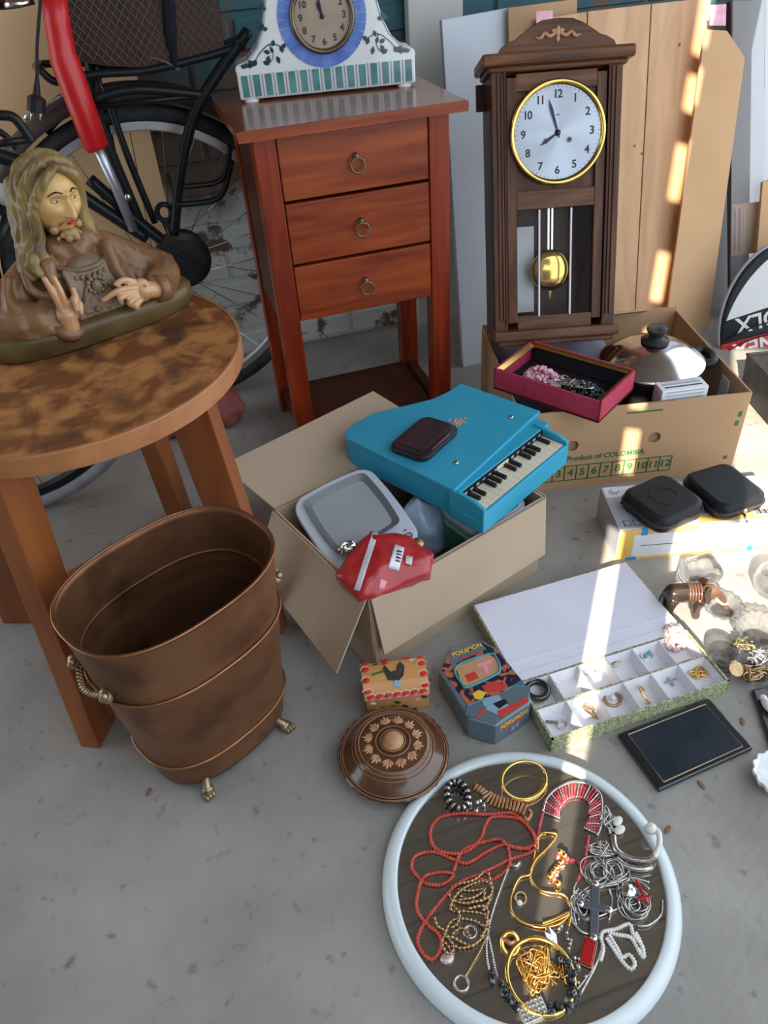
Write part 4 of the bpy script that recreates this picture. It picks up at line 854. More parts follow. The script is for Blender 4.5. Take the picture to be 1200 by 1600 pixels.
# crimson tray box
rt_c = Vector((.742, 1.232, .203)); ry = math.atan2(1.37 - 1.317, .748 - .607)
a = Vector((.607, 1.317)); bq = Vector((.748, 1.37)); c = Vector((.88, 1.165)); d = Vector((.736, 1.108)); ctr = (a + bq + c + d) / 4
lx = (c - bq).normalized(); LW = ((c - bq).length + (d - a).length) / 2; SW = ((bq - a).length + (c - d).length) / 2; ang = math.atan2(lx.y, lx.x)
t_ = thing('crimson_box', 'crimson gift box with gold inner edge full of pink and silver beads', 'box', (ctr.x, ctr.y, .208), (0, 0, ang))
RBM = MW[t_]
for y in (-1, 1):
    obj('long_wall', bx((0, y * (SW / 2 - .002), .024), (LW, .004, .048)), 'clothpink', t_); obj('gold_rim', bx((0, y * (SW / 2 - .0085), .043), (LW - .006, .011, .003), (y * .5, 0, 0)), 'gold', t_)
    obj('gold_lining', quad(NB(), [(-LW / 2 + .006, y * (SW / 2 - .008), .046), (LW / 2 - .006, y * (SW / 2 - .008), .046), (LW / 2 - .012, y * (SW / 2 - .012), .012), (-LW / 2 + .012, y * (SW / 2 - .012), .012)], .0008), 'velvet', t_)
for x in (-1, 1):
    obj('short_wall', bx((x * (LW / 2 - .002), 0, .024), (.004, SW, .048)), 'clothpink', t_); obj('gold_rim', bx((x * (LW / 2 - .0085), 0, .043), (.011, SW - .010, .003), (0, x * -.5, 0)), 'gold', t_)
obj('bottom', bx((0, 0, .003), (LW, SW, .005)), 'velvet', t_)
def beadpile(name, label, cat_, m, cx, cy, z0, rx, ry_, n, r, mw, hgt=.014, grp=None):
    t = thing(name, label, cat_, mw=mw @ RT(cx, cy, z0), group=grp); b = NB()
    for k in range(n):
        a = random.uniform(0, 2 * PI); q = math.sqrt(random.random()); x, y = rx * q * math.cos(a), ry_ * q * math.sin(a)
        ball(b, (x, y, r * .8 + hgt * (1 - q * q) * random.uniform(.3, 1)), (r * random.uniform(.8, 1.2), r * random.uniform(.8, 1.2), r * .9), 7, 5)
    o = obj('beads', b, m, t, smooth=True, kind='stuff'); return t
def RBl(px, py): p = RBM.inverted() @ G(px, py, .225); return p.x, p.y
x, y = RBl(848, 588); beadpile('pink_necklace', 'pink and white bead necklace heaped in the crimson gift box', 'necklace', 'pink', x, y, .006, .046, .030, 150, .0052, RBM, .026)
x, y = RBl(915, 607); beadpile('silver_necklace', 'silver and dark bead necklace heaped in the crimson gift box', 'necklace', 'darkbead', x, y, .006, .046, .024, 170, .0040, RBM, .022)
x, y = RBl(898, 604); t_ = thing('silver_chain', 'silver chain looped over beads in the crimson gift box', 'chain', mw=RBM @ RT(x, y, .022)); b_ = NB()
for k in range(9): tube(b_, cat([(random.uniform(-.045, .045), random.uniform(-.018, .018), random.uniform(0, .006)) for _ in range(4)], 5), .0016, 5)
obj('links', b_, 'silver', t_, smooth=True, kind='stuff')

# ================================================================ MOVING BOX AND WHAT IS IN IT
KA = Vector((.187, .829, 0)); ky = math.radians(19); KL, KD, KH = .390, .292, .182
kb = thing('cardboard_box', 'open brown cardboard box with spread flaps holding the toy piano', 'box', KA, (0, 0, ky)); KM = MW[kb]; KI = KM.inverted()
for y in (0, KD): obj('long_wall', bx((KL / 2, y, KH / 2), (KL, .004, KH)), 'card', kb)
for x in (0, KL): obj('short_wall', bx((x, KD / 2, KH / 2), (.004, KD, KH)), 'card', kb)
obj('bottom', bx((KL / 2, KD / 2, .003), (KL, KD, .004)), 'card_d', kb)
def kq(nm, pts, m='card', th=.0035): return obj(nm, quad(NB(), [KI @ Vector(p) for p in pts], th), m, kb)
fl = lambda x, y, z: KM @ Vector((x, y, z))
kq('front_flap', [fl(0, -.004, KH), fl(KL, -.004, KH), fl(KL - .004, -.018, .058), fl(.006, -.018, .058)], 'card', -.003)
kq('left_flap', [fl(-.004, 0, KH), fl(-.004, KD, KH), fl(-.062, KD - .004, .075), fl(-.078, -.004, .062)], 'card', .003)
kq('back_flap', [fl(0, KD + .003, KH), fl(KL * .99, KD + .003, KH), fl(KL * .88, KD + .160, KH + .040), fl(-.03, KD + .135, KH + .040)], 'card')
kq('right_flap', [fl(KL + .004, 0, KH), fl(KL + .004, KD, KH), fl(KL + .040, KD - .01, KH - .10), fl(KL + .034, .02, KH - .085)], 'card', -.003)
# turquoise toy piano resting across the box
po = Vector((.412, .907)); pa = math.atan2(.491, .871)
pn = thing('toy_piano', 'turquoise wooden toy grand piano lying across the open cardboard box', 'piano', (po.x, po.y, .184), (0, 0, pa))
PH = .066
oul = [(0, 0), (0, .318), (.012, .334), (.040, .340), (.091, .337), (.155, .303), (.205, .277), (.245, .270), (.288, .270), (.283, .080), (.262, .030), (.258, 0)]
b_ = NB(); prism(b_, [(x, y) for x, y in [(.006, .05)] + [(max(.004, x), y) for x, y in oul[1:10]] + [(.280, .05)]], 0, PH - .008); obj('case', b_, 'bluewood', pn, bevel=.002)
b_ = NB(); prism(b_, [(-.002, .056)] + oul[1:9] + [(.296, .081)], PH - .008, PH); obj('lid', b_, 'bluewood', pn, bevel=.002)
obj('key_bed', bx((.130, .030, .012), (.262, .064, .024)), 'bluewood', pn, bevel=.001)
obj('key_slip', bx((.130, -.003, .022), (.262, .007, .044)), 'bluewood', pn, bevel=.002)
for x in (.004, .258): b_ = NB(); prism(b_, [(-.006, 0), (-.006, .050), (.010, .056), (.05, .062), (.07, .062), (.07, 0)], x - .004, x + .004, (1, 2, 0)); obj('key_arm', b_, 'bluewood', pn, bevel=.002)
NK = 16; kw = .242 / NK
for k in range(NK):
    obj('white_key', bx((.010 + (k + .5) * kw, .0235, .040), (kw - .0007, .046, .010)), 'ivory', pn)
for k in range(NK):
    if k % 7 in (0, 1, 3, 4, 5) and k < NK - 1:
        for q in ((-.0012, .0012) if False else (0,)): obj('black_key', bx((.010 + (k + 1) * kw + q, .034, .0475), (.0068, .026, .007)), 'blackp', pn, bevel=.0008)
obj('fall_board', bx((.130, .052, .050), (.246, .010, .012)), 'velvet', pn); obj('label_strip', bx((.125, .0462, .0515), (.034, .0012, .0085)), 'ivory', pn)
for k in range(14): obj('note_mark', bx((.018 + k * .0172, .0465, .0510), (.007, .0008, .005)), 'greyp', pn)
for x, y in ((.062, .103), (.243, .113)): b_ = NB(); lathe(b_, [(0, 0), (.0055, 0), (.0045, .002), (0, .003)], 20, c=(x, y, PH)); obj('screw', b_, 'steel', pn, smooth=True)
b_ = NB()
for k in range(14): a = 2 * PI * k * .382; r = .003 + .0012 * k; ball(b_, (.168 + r * math.cos(a), .182 + r * .7 * math.sin(a), PH + .0004), (.0042, .0030, .0006), 8, 4)
obj('flower_transfer', b_, 'tintan', pn)
b_ = NB()
for k in range(5): ball(b_, (.160 + .008 * math.cos(k * 1.3), .190 + .010 * math.sin(k * 1.9), PH + .0006), (.0028, .0028, .0006), 8, 4)
obj('flower_transfer', b_, 'pinkpaint', pn)
# sat nav on the lid
gx = Vector((.016 + .136, .219 + .235)) / 2
gps = thing('sat_nav', 'small black sat nav with dark screen lying on the turquoise toy piano', 'sat nav', mw=MW[pn] @ RT(.079, .190, PH + .001, math.radians(7)))
b_ = NB(); prism(b_, rrect(.124, .084, .020), 0, .012); obj('housing', b_, 'blackp', gps, bevel=.004)
b_ = NB(); prism(b_, rrect(.116, .076, .017), .0118, .0132); fr_ = obj('front_frame', b_, 'lacq', gps)
obj('screen', bx((0, .002, .0136), (.092, .054, .0010)), 'screen', gps)
b_ = NB(); box(b_, (0, -.0365, .0134), (.06, .0014, .0012)); obj('chrome_line', b_, 'silver', gps)
# kitchen scale, tilted in the box
sx = [G(*p, z) for p, z in (((465, 808), .190), ((572, 731), .205), ((655, 845), .170), ((533, 880), .150))]
so = (sx[0] + sx[1] + sx[2] + sx[3]) / 4; xa = ((sx[1] - sx[0]) + (sx[2] - sx[3])).normalized(); ya_ = ((sx[0] - sx[3]) + (sx[1] - sx[2])).normalized(); za = xa.cross(ya_).normalized(); ya_ = za.cross(xa)
smw = Matrix(((xa.x, ya_.x, za.x, so.x), (xa.y, ya_.y, za.y, so.y), (xa.z, ya_.z, za.z, so.z - .01), (0, 0, 0, 1)))
ks = thing('kitchen_scale', 'pale grey kitchen scale with square tray tilted in the cardboard box', 'scale', mw=smw)
def sq(w, h, b=.1, r=.022, n=8): return [(x * (1 + b * (1 - (2 * y / h) ** 2) * .5), y * (1 + b * (1 - (2 * x / w) ** 2) * .5)) for x, y in rrect(w, h, r, 5)]
def longer(o_, n=4): 
    r = []
    for i in range(len(o_)):
        a_, b2_ = o_[i], o_[(i + 1) % len(o_)]
        if math.dist(a_, b2_) > .03: r += [(a_[0] + (b2_[0] - a_[0]) * k / 8, a_[1] + (b2_[1] - a_[1]) * k / 8) for k in range(8)]
        else: r.append(a_)
    return r
def bulge(o_, w, h, b=.07): return [(x * (1 + b * (1 - min(1, abs(2 * y / h)) ** 2)), y * (1 + b * (1 - min(1, abs(2 * x / w)) ** 2))) for x, y in longer(o_)]
b_ = NB(); prism(b_, bulge(rrect(.160, .190, .024), .160, .190), 0, .018); obj('body', b_, 'scalew', ks, bevel=.005)
b_ = NB(); A = [(x, y + .014) for x, y in bulge(rrect(.126, .132, .010), .126, .132)]; Bq = [(x * .84, (y - .014) * .84 + .014) for x, y in A]
va = [b_.verts.new((x, y, .0195)) for x, y in A]; vb = [b_.verts.new((x, y, .0120)) for x, y in Bq]; vc = [b_.verts.new((x, y, .0175)) for x, y in A]
for k in range(len(A)): b_.faces.new((va[k], va[(k + 1) % len(A)], vb[(k + 1) % len(A)], vb[k]))
for v in b_.verts: v.co.z += .007
tr_ = obj('tray_slope', b_, 'scaled', ks, solid=.001)
b_ = NB(); prism(b_, [(x * .845, (y - .014) * .845 + .014) for x, y in A], .018, .0195); obj('tray', b_, 'scaleg', ks)
b_ = NB(); prism(b_, rrect(.030, .010, .0045, 5, .052, -.080), .0175, .0195); dp = obj('display', b_, 'paleblue', ks, label='small oval blue display'); b_ = NB(); tube(b_, [(x, y, .0195) for x, y in rrect(.030, .010, .0045, 5, .052, -.080)], .0010, 6, True); obj('display_ring', b_, 'ink', dp)
b_ = text('on', .006, .0003); put(b_, Matrix.Translation((.062, -.066, .0186))); obj('marking', b_, 'ink', ks)
b_ = text('kg', .005, .0003); put(b_, Matrix.Translation((.064, -.092, .0186))); obj('marking', b_, 'ink', ks)
# red packet
t_ = thing('red_packet', 'crumpled red foil packet with white label in the cardboard box', 'packet', tuple(G(600, 885, .185)))
RP = [((580, 828), .205), ((640, 838), .195), ((678, 866), .185), ((672, 895), .178), ((585, 935), .172), ((560, 935), .178), ((524, 898), .190), ((548, 862), .200)]
b_ = NB(); top = [b_.verts.new(G(*p, z + .010)) for p, z in RP]; mid = [b_.verts.new(G(*p, z) + Vector((0, 0, -.012))) for p, z in RP]; cc = G(600, 880, .222); ct = b_.verts.new(cc); cb = b_.verts.new(cc - Vector((0, 0, .06)))
n = len(RP)
for k in range(n):
    b_.faces.new((top[k], top[(k + 1) % n], ct)); b_.faces.new((mid[k], cb, mid[(k + 1) % n])); b_.faces.new((top[k], mid[k], mid[(k + 1) % n], top[(k + 1) % n]))
bmesh.ops.subdivide_edges(b_, edges=b_.edges[:], cuts=5, use_grid_fill=True, smooth=.4)
from mathutils import noise as mn
for v in b_.verts: v.co += v.normal * 0 + Vector((0, 0, .006 * mn.noise(v.co * 45) + .003 * mn.noise(v.co * 110)))
pk = P(b_, 'packet_body', 'redp', t_, smooth=True)
PZ = lambda px, py, z=.2135: G(px, py, z)
dgp = bpy.context.evaluated_depsgraph_get()
def drape(quadpx, nm, m, par, z0, n=6, off=.0012, inset=0):   # paper strip following the packet surface
    from mathutils.bvhtree import BVHTree
    me = par.data; mwp = MW[par]; bvh = BVHTree.FromPolygons([mwp @ v.co for v in me.vertices], [tuple(p.vertices) for p in me.polygons])
    a_, b1, c_, d_ = [Vector(q) for q in quadpx]; bm = NB(); gr = []
    for i in range(n + 1):
        row = []
        for j in range(n + 1):
            u_, v_ = i / n, j / n; p = a_.lerp(b1, u_).lerp(d_.lerp(c_, u_), v_); r_ = ray(p.x, p.y).normalized(); h = bvh.ray_cast(CAM, r_)[0]
            if h is None: h = G(p.x, p.y, z0)
            row.append(bm.verts.new(h + Vector((0, 0, off))))
        gr.append(row)
    for i in range(n):
        for j in range(n): bm.faces.new((gr[i][j], gr[i + 1][j], gr[i + 1][j + 1], gr[i][j + 1]))
    return obj(nm, bm, m, par, world=True, smooth=True, solid=.0008)
drape([(582, 832), (591, 834), (562, 924), (553, 922)], 'white_seal', 'whitep', pk, .21)
lb = drape([(617, 851), (632, 857), (623, 893), (606, 888)], 'white_label', 'whitep', pk, .21)
for k in range(4): drape([(621 - k * .8, 861 + k * 5), (629 - k, 863 + k * 5), (628.6 - k, 865 + k * 5), (620.6 - k * .8, 863 + k * 5)], 'label_writing', 'ink', pk, .21, 3, .0022)
drape([(634, 868), (645, 871), (643, 884), (633, 881)], 'small_label', 'greyfilm', pk, .21, 4)
drape([(594, 905), (605, 909), (600, 921), (591, 922)], 'pale_print', 'pinkpaint', pk, .2, 4)
b_ = NB(); kp = G(653, 850, .190); ball(b_, kp, (.012, .012, .011), 20, 12); tube(b_, [kp + Vector((-.018, .003, -.006)), kp], .007, 12); t_ = thing('metal_knob', 'small round brass knob beside the red packet', 'knob', tuple(kp)); P(b_, 'knob', 'brass_old', t_, smooth=True)
t_ = thing('crumpled_foil', 'scrap of crumpled silver foil on the scale tray', 'foil', tuple(G(543, 855, .19))); b_ = NB(); ball(b_, G(543, 855, .188), (.017, .013, .007), 14, 8)
for v in b_.verts: v.co += Vector((mn.noise(v.co * 120), mn.noise(v.co * 133 + Vector((3, 1, 2))), mn.noise(v.co * 140))) * .007
P(b_, 'foil', 'steel', t_)
# stacked food tubs
cc = G(748, 815, .165); t0 = None
for k, (m, lbl) in enumerate((('cg', 'dark green food tub lowest under the toy piano'), ('cl', 'lime green food tub lid above the dark green tub'), ('cb', 'aqua food tub lid second from top under the toy piano'), ('cw', 'milky food tub lid topmost under the toy piano'))):
    z0 = (.008, .138, .148, .159)[k]; h = (.129, .009, .010, .012)[k]; g_ = .0 + k * .0015
    t_ = thing('food_tub' if k == 0 else 'tub_lid', lbl, 'tub' if k == 0 else 'lid', tuple(KM @ Vector((.305, .066, 0)) + Vector((0, 0, z0))), (0, 0, ky), 'stacked food tubs')
    b_ = NB(); prism(b_, rrect(.128 + g_, .108 + g_, .03, 8), 0, h); obj('tub' if k == 0 else 'lid', b_, m, t_, bevel=.002)
    if k == 3: b_ = NB(); tube(b_, [(x, y, h) for x, y in rrect(.118, .098, .028, 8)], .0022, 6, True); obj('lid_rim', b_, 'cw', t_, smooth=True)
# plastic bag
t_ = thing('plastic_bag', 'pale blue crumpled plastic bag between the scale and the toy piano', 'bag', tuple(G(655, 790, .01))); c_ = G(655, 793, .155)
b_ = NB(); ball(b_, (c_.x, c_.y, .090), (.058, .042, .082), 28, 20)
for v in b_.verts: v.co += Vector((mn.noise(v.co * 30), mn.noise(v.co * 30 + Vector((5, 5, 5))), mn.noise(v.co * 34))) * .016
for v in b_.verts: v.co.z = max(.006, v.co.z)
P(b_, 'bag_body', 'bluebag', t_, smooth=True)
# packing under everything in the box
t_ = thing('packing_board', 'dark cardboard packing piece low inside the open box', 'board', mw=KM @ RT(.10, .14, .006)); obj('board', bx((0, 0, .05), (.13, .20, .10)), 'card_d', t_)

# ================================================================ INK BOX, CASES
IA = Vector((.709, .924)); IB = Vector((1.03, .838)); iy = math.atan2(IB.y - IA.y, IB.x - IA.x); IL = (IB - IA).length
ib = thing('printer_supply_box', 'long white and yellow printer supply box lying before the fruit carton', 'box', (IA.x, IA.y, 0), (0, 0, iy)); IM = MW[ib]; II = IM.inverted()
IH, ID = .078, .135
obj('carton', bx((IL / 2, ID / 2, IH / 2), (IL, ID, IH)), 'whitep', ib, bevel=.002)
def it(px, py): p = II @ G(px, py, IH); return p.x, p.y
def ifr(px, py): 
    n_ = IM.to_3x3() @ Vector((0, 1, 0)); v = ray(px, py); t = (IM.translation - CAM).dot(n_) / v.dot(n_); p = II @ (CAM + v * t); return p.x, p.z
def iq(nm, x0, x1, y0, y1, m, z=0): return obj(nm, bx(((x0 + x1) / 2, (y0 + y1) / 2, IH + .0004 + z), (x1 - x0, y1 - y0, .0008)), m, ib)
def fq(nm, x0, x1, z0, z1, m, y=0): return obj(nm, bx(((x0 + x1) / 2, -.0004 - y, (z0 + z1) / 2), (x1 - x0, .0008, z1 - z0)), m, ib)
iq('grey_print_panel', .002, .155, .004, .100, 'greyp'); iq('cream_print_band', .002, IL - .002, .100, .133, 'lavs'); iq('blue_print_panel', .156, .235, .03, .0995, 'bluep', .0001); iq('yellow_print_panel', .215, IL, .004, .040, 'yellowp', .0004)
iq('yellow_stripe', .1555, .2145, .004, .028, 'yellowp'); iq('pale_blue_panel', .236, IL - .002, .04, .0995, 'paleblue')
iq('picture_print', .028, .066, .052, .082, 'ink', .0005); iq('picture_print', .033, .061, .056, .078, 'paleblue', .001)
for k in range(4): iq('symbol_print', .012 + k * .018, .026 + k * .018, .010, .026, 'ink', .0005); iq('symbol_print', .0135 + k * .018, .0245 + k * .018, .0115, .0245, 'greyp', .001)
iq('barcode_label', .262, .300, .010, .030, 'whitep', .001)
for k in range(9): iq('barcode_bar', .266 + k * .0034, .2675 + k * .0034 + .0008 * (k % 3), .014, .028, 'ink', .0015)
iq('blue_label', .296, .322, .002, .016, 'bluep', .002); b_ = text('CYAN', .0085, .0003); put(b_, Matrix.Translation((.309, .009, IH + .0032))); obj('label_word', b_, 'whitep', ib)
fq('yellow_front_band', .002, .155, .064, IH, 'yellowp'); fq('blue_front_band', .155, .27, .064, IH, 'paleblue'); fq('yellow_corner', 0, .030, .0, .064, 'yellowp'); fq('yellow_corner', IL - .03, IL, 0, .05, 'yellowp'); fq('yellow_foot_band', .03, IL - .03, 0, .006, 'yellowp')
fq('blue_tab', .042, .054, .062, .080, 'bluep', .0004); fq('blue_tab', .020, .040, 0, .007, 'bluep', .0004); fq('blue_tab', .258, .270, 0, .012, 'bluep', .0004); fq('flap_line', .045, .28, .0345, .0352, 'ink', .0001)
obj('grey_end_panel', bx((-.0004, ID / 2, IH / 2), (.0008, ID, IH)), 'greyp', ib)  # plain grey panel over the left end of the carton
b_ = NB(); prism(b_, [((.010 + .0) * (1 if k % 2 else .55) * math.cos(PI * k / 8) + .022, (.008) * (1 if k % 2 else .55) * math.sin(PI * k / 8) + .116) for k in range(16)], IH + .001, IH + .006); obj('bow', b_, 'whitep', ib, smooth=False)
def ccase(name, lab, ctr, w, h, rot, zt, m, hg):
    t = thing(name, lab, 'case', (ctr[0], ctr[1], IH + .0008), (math.radians(zt[0]), math.radians(zt[1]), rot), 'zip cases on the printer supply box')
    hs = [(0, .90), (.12, .97), (.42, 1.0), (.50, 1.0), (.58, 1.0), (.88, .96), (.97, .91), (1.0, .82)]; b = NB(); rs = []
    for f_, s_ in hs: rs.append([b.verts.new((x * s_, y * s_, f_ * hg)) for x, y in rrect(w, h, min(w, h) * .2, 6)])
    n = len(rs[0])
    for A, B in zip(rs, rs[1:]):
        for k in range(n): b.faces.new((A[k], A[(k + 1) % n], B[(k + 1) % n], B[k]))
    b.faces.new(rs[0][::-1]); b.faces.new(rs[-1]); s = obj('shell', b, m, t, smooth=True); s.data.polygons[-1].use_smooth = False
    b = NB()
    for z in (.47, .53): tube(b, [(x * 1.005, y * 1.005, hg * z) for x, y in rrect(w, h, min(w, h) * .2, 6)], .0016, 6, True)
    obj('zip', b, 'ink', t, smooth=True); return t, hg
c1 = (G(1040, 775, .115)); t_, hg = ccase('zip_case', 'black square zip case with round embossed mark on the printer box', (c1.x - .004, c1.y), .118, .118, math.radians(10), (0, 0), 'blackp', .038)
b_ = NB(); tube(b_, [(.026 * math.cos(a), .026 * math.sin(a), hg) for a in [2 * PI * k / 40 for k in range(40)]], .0012, 6, True); obj('embossed_ring', b_, 'blackp', t_, smooth=True)
b_ = NB(); box(b_, (-.06, .045, hg / 2), (.016, .004, .003), (0, 0, .6)); obj('zip_puller', b_, 'blackp', t_)
c2 = (G(1132, 760, .108)); t_, hg = ccase('zip_case', 'scuffed dark grey zip case with metal puller right of the square case', (c2.x, c2.y), .112, .125, math.radians(2), (0, 0), 'navy', .036)
b_ = NB(); tube(b_, [(-.004, -.064, .016), (-.008, -.084, .004)], .0028, 8); ball(b_, (-.003, -.064, .018), .005); obj('zip_puller', b_, 'steel', t_, smooth=True)

# ================================================================ BOARDS BEHIND THE CLOCK
def board(name, lab, m, pts, th, cat_='board', sub=None):
    t = obj(name, quad(NB(), pts, th), m, bevel=.0015); tag(t, lab, cat_); return t
YB, YT = 1.745, 1.90
def GP(px, py, off=0):                                # point on the leaning plane of the boards
    p0 = Vector((0, 1.755 + off, 0)); n_ = Vector((0, 1, -.17)).normalized(); v = ray(px, py); t = (p0 - CAM).dot(n_) / v.dot(n_); return CAM + v * t
def down(p, z=0.0):                                   # follow the lean down to the floor
    return Vector((p.x, p.y - .17 * (p.z - z), z))
A = GP(690, 31, .006); Bp = GP(800, 11, .006)
board('white_sheet', 'scuffed white panel leaning on the wall left of the wall clock', 'whitegrey', [down(A), down(Bp) , Bp, A], -.016)
A = GP(794, 12, -.012); Bp = GP(902, -2, -.012); board('tan_board', 'tan cardboard sheet leaning between white panel and pine planks', 'card_b', [down(A), down(Bp), Bp, A], -.008)
pp = thing('plank_panel', 'panel of pale pine planks leaning behind the wall clock', 'board', tuple(down(GP(950, 300, -.03))))
xs = [(840, 30), (918, 18), (1018, 6), (1112, -4)]
for i, ((xa_, ya0), (xb_, yb0)) in enumerate(zip(xs, xs[1:])):
    A = GP(xa_ + .8, ya0, -.03); Bp = GP(xb_ - .8, yb0, -.03); A.z = max(A.z, Bp.z) if i else A.z
    pl_ = P(quad(NB(), [down(A), down(Bp), Bp, A], -.016), 'plank', 'pine', pp, bevel=.0015)
    for px, py, r in (((1062, 70, .0035), (1003, 240, .003), (992, 228, .003)) if i == 2 else ()):
        k_ = GP(px, py, -.0308); b_ = NB(); ball(b_, k_, (r, .0008, r), 12, 6); obj('knot', b_, 'leaf', pl_, world=True)
t_ = [GP(1110, 98, -.075), GP(1128, 100, -.075), GP(1166, 98 + 40, -.075)]
A1 = GP(1118, 92, -.07); A2 = GP(1138, 62, -.07); A3 = GP(1165, 98, -.07); A4 = GP(1108, 500, -.07); A5 = GP(1052, 500, -.07)
c0_ = GP(1100, 60, -.07); poly = [down(A5), down(A4) , A4, GP(1163, 90, -.07), GP(1138, 50, -.07), GP(1105, 40, -.07)]
b_ = quad(NB(), [down(GP(1040, 500, -.07)), down(A4), A4, GP(1164, 90, -.07), GP(1136, 48, -.07), GP(1102, 46, -.07)], -.006); o = obj('tan_sheet', b_, 'ply'); tag(o, 'tan sheet with a clipped corner leaning right of the pine planks', 'board')
o = obj('white_strip', quad(NB(), [down(GP(1095, 560, .03)), down(GP(1142, 560, .03)), GP(1150, 180, .03), GP(1110, 160, .03)], -.008), 'white'); tag(o, 'narrow white board between the tan sheet and the wrapped slats', 'board')
for px, py, lab in ((850, 30, 'pink checked tape on the board top above the wall clock'), (1121, 20, 'pink checked tape hanging at the top right corner of the planks')):
    o = obj('tape_strip', quad(NB(), [GP(px - 12, py + 20, -.085), GP(px + 13, py + 20, -.085), GP(px + 14, py - 14, -.085), GP(px - 12, py - 12, -.085)], -.001), 'pinktape'); tag(o, lab, 'tape', 'pink tape strips')
# wrapped slats at the right
t_ = thing('wrapped_slats', 'long dark slats wrapped in clear film standing at the right wall', 'slats', tuple(down(GP(1160, 500, .0))))
P(quad(NB(), [down(GP(1140, 520, -.02)), down(GP(1165, 520, -.02)), GP(1176, 2, -.02), GP(1142, 2, -.02)], -.02), 'slat', 'wrapdark', t_, bevel=.002)
P(quad(NB(), [GP(1143, 400, -.048), GP(1182, 395, -.048), GP(1186, 315, -.048), GP(1145, 320, -.048)], -.002), 'paper_label', 'orangep', t_)
for k in range(5): P(quad(NB(), [GP(1147 + k * 7, 392, -.0505), GP(1149 + k * 7, 392, -.0505), GP(1150 + k * 7, 326, -.0505), GP(1148 + k * 7, 326, -.0505)], -.0008), 'label_print', 'ink' if k < 2 else 'tinyellow', t_)
P(quad(NB(), [GP(1140, 600, -.055), GP(1190, 600, -.055), GP(1196, -10, -.055), GP(1146, -10, -.055)], -.0015), 'film', 'plastwrap', t_)
o = obj('tan_offcut', quad(NB(), [down(GP(1178, 470, -.08)), down(GP(1230, 470, -.08)), GP(1236, 270, -.08), GP(1192, 285, -.08)], -.008), 'ply'); tag(o, 'tan board offcut at the far right behind the racket cover', 'board')
# racket cover
rcC = GY(1214, 500, 1.54); rn = Matrix.Translation(rcC) @ Euler((math.radians(-16), math.radians(4), math.radians(-18))).to_matrix().to_4x4()
rc = thing('racket_cover', 'black, white and red racket cover with upside-down lettering at right', 'racket cover', mw=rn)
RX, RZ_ = .150, .205
b_ = NB(); prism(b_, circ(RX, 56, 0, 0, RZ_ / RX), 0, .03, (0, 2, 1)); obj('cover', b_, 'navy', rc, bevel=.008)
def ell(nm, m, z0, z1, y, sl=0):
    o_ = []
    n = 24
    for i in range(n + 1): z = z0 + (z1 - z0) * i / n; w_ = RX * .95 * math.sqrt(max(0, 1 - (z / (RZ_ * .95)) ** 2)); o_.append((w_, z + sl * w_))
    for i in range(n + 1): z = z1 - (z1 - z0) * i / n; w_ = RX * .95 * math.sqrt(max(0, 1 - (z / (RZ_ * .95)) ** 2)); o_.append((-w_, z - sl * w_))
    b = NB(); prism(b, o_, y, y + .0012, (0, 2, 1)); return obj(nm, b, m, rc)
ell('white_field', 'white', .045, .185, -.0012, .35); ell('red_field', 'red', -.095, -.030, -.0012, .28)
up = Matrix.Rotation(PI, 4, 'Y')
b_ = text('OLX', .060, .0005); put(b_, Matrix.Translation((-.052, -.0030, .000)) @ Matrix.Rotation(-.28, 4, 'Y') @ up @ XZ); obj('lettering', b_, 'white', rc)
b_ = text('YONEX', .058, .0005); put(b_, Matrix.Translation((-.010, -.0030, -.058)) @ Matrix.Rotation(-.28, 4, 'Y') @ up @ XZ); obj('lettering', b_, 'white', rc)
b_ = NB(); tube(b_, [(RX * math.cos(a), .012, RZ_ * math.sin(a)) for a in [2 * PI * k / 60 for k in range(60)]], .006, 8, True); obj('piping', b_, 'greyp', rc, smooth=True)
for dz in (0, -.034): b_ = NB(); tube(b_, cat([(-.13, -.006, -.055 + dz), (-.07, -.010, -.020 + dz), (.0, -.010, .000 + dz), (.12, -.008, .012 + dz)], 6), .0022, 6); obj('cord', b_, 'black', rc, smooth=True)
# black crate at the right edge
kc = G(1195, 668); t_ = thing('black_crate', 'black plastic crate at the right edge in front of the racket cover', 'crate', (kc.x + .115, kc.y + .06, 0), (0, 0, math.radians(-14)))
b_ = NB(); vs = [b_.verts.new(p) for p in [(-.085, -.075, 0), (.085, -.075, 0), (.085, .075, 0), (-.085, .075, 0), (-.085, -.07, .10), (.105, -.07, .10), (.105, .09, .10), (-.085, .09, .10)]]
for f_ in ((0, 3, 2, 1), (0, 1, 5, 4), (1, 2, 6, 5), (2, 3, 7, 6), (3, 0, 4, 7)): b_.faces.new([vs[i] for i in f_])
obj('crate_body', b_, 'blackp', t_, solid=.004)
b_ = NB(); tube(b_, [(-.085, -.07, .10), (.105, -.07, .10), (.105, .09, .10), (-.085, .09, .10)], .005, 8, True); obj('crate_rim', b_, 'blackp', t_)

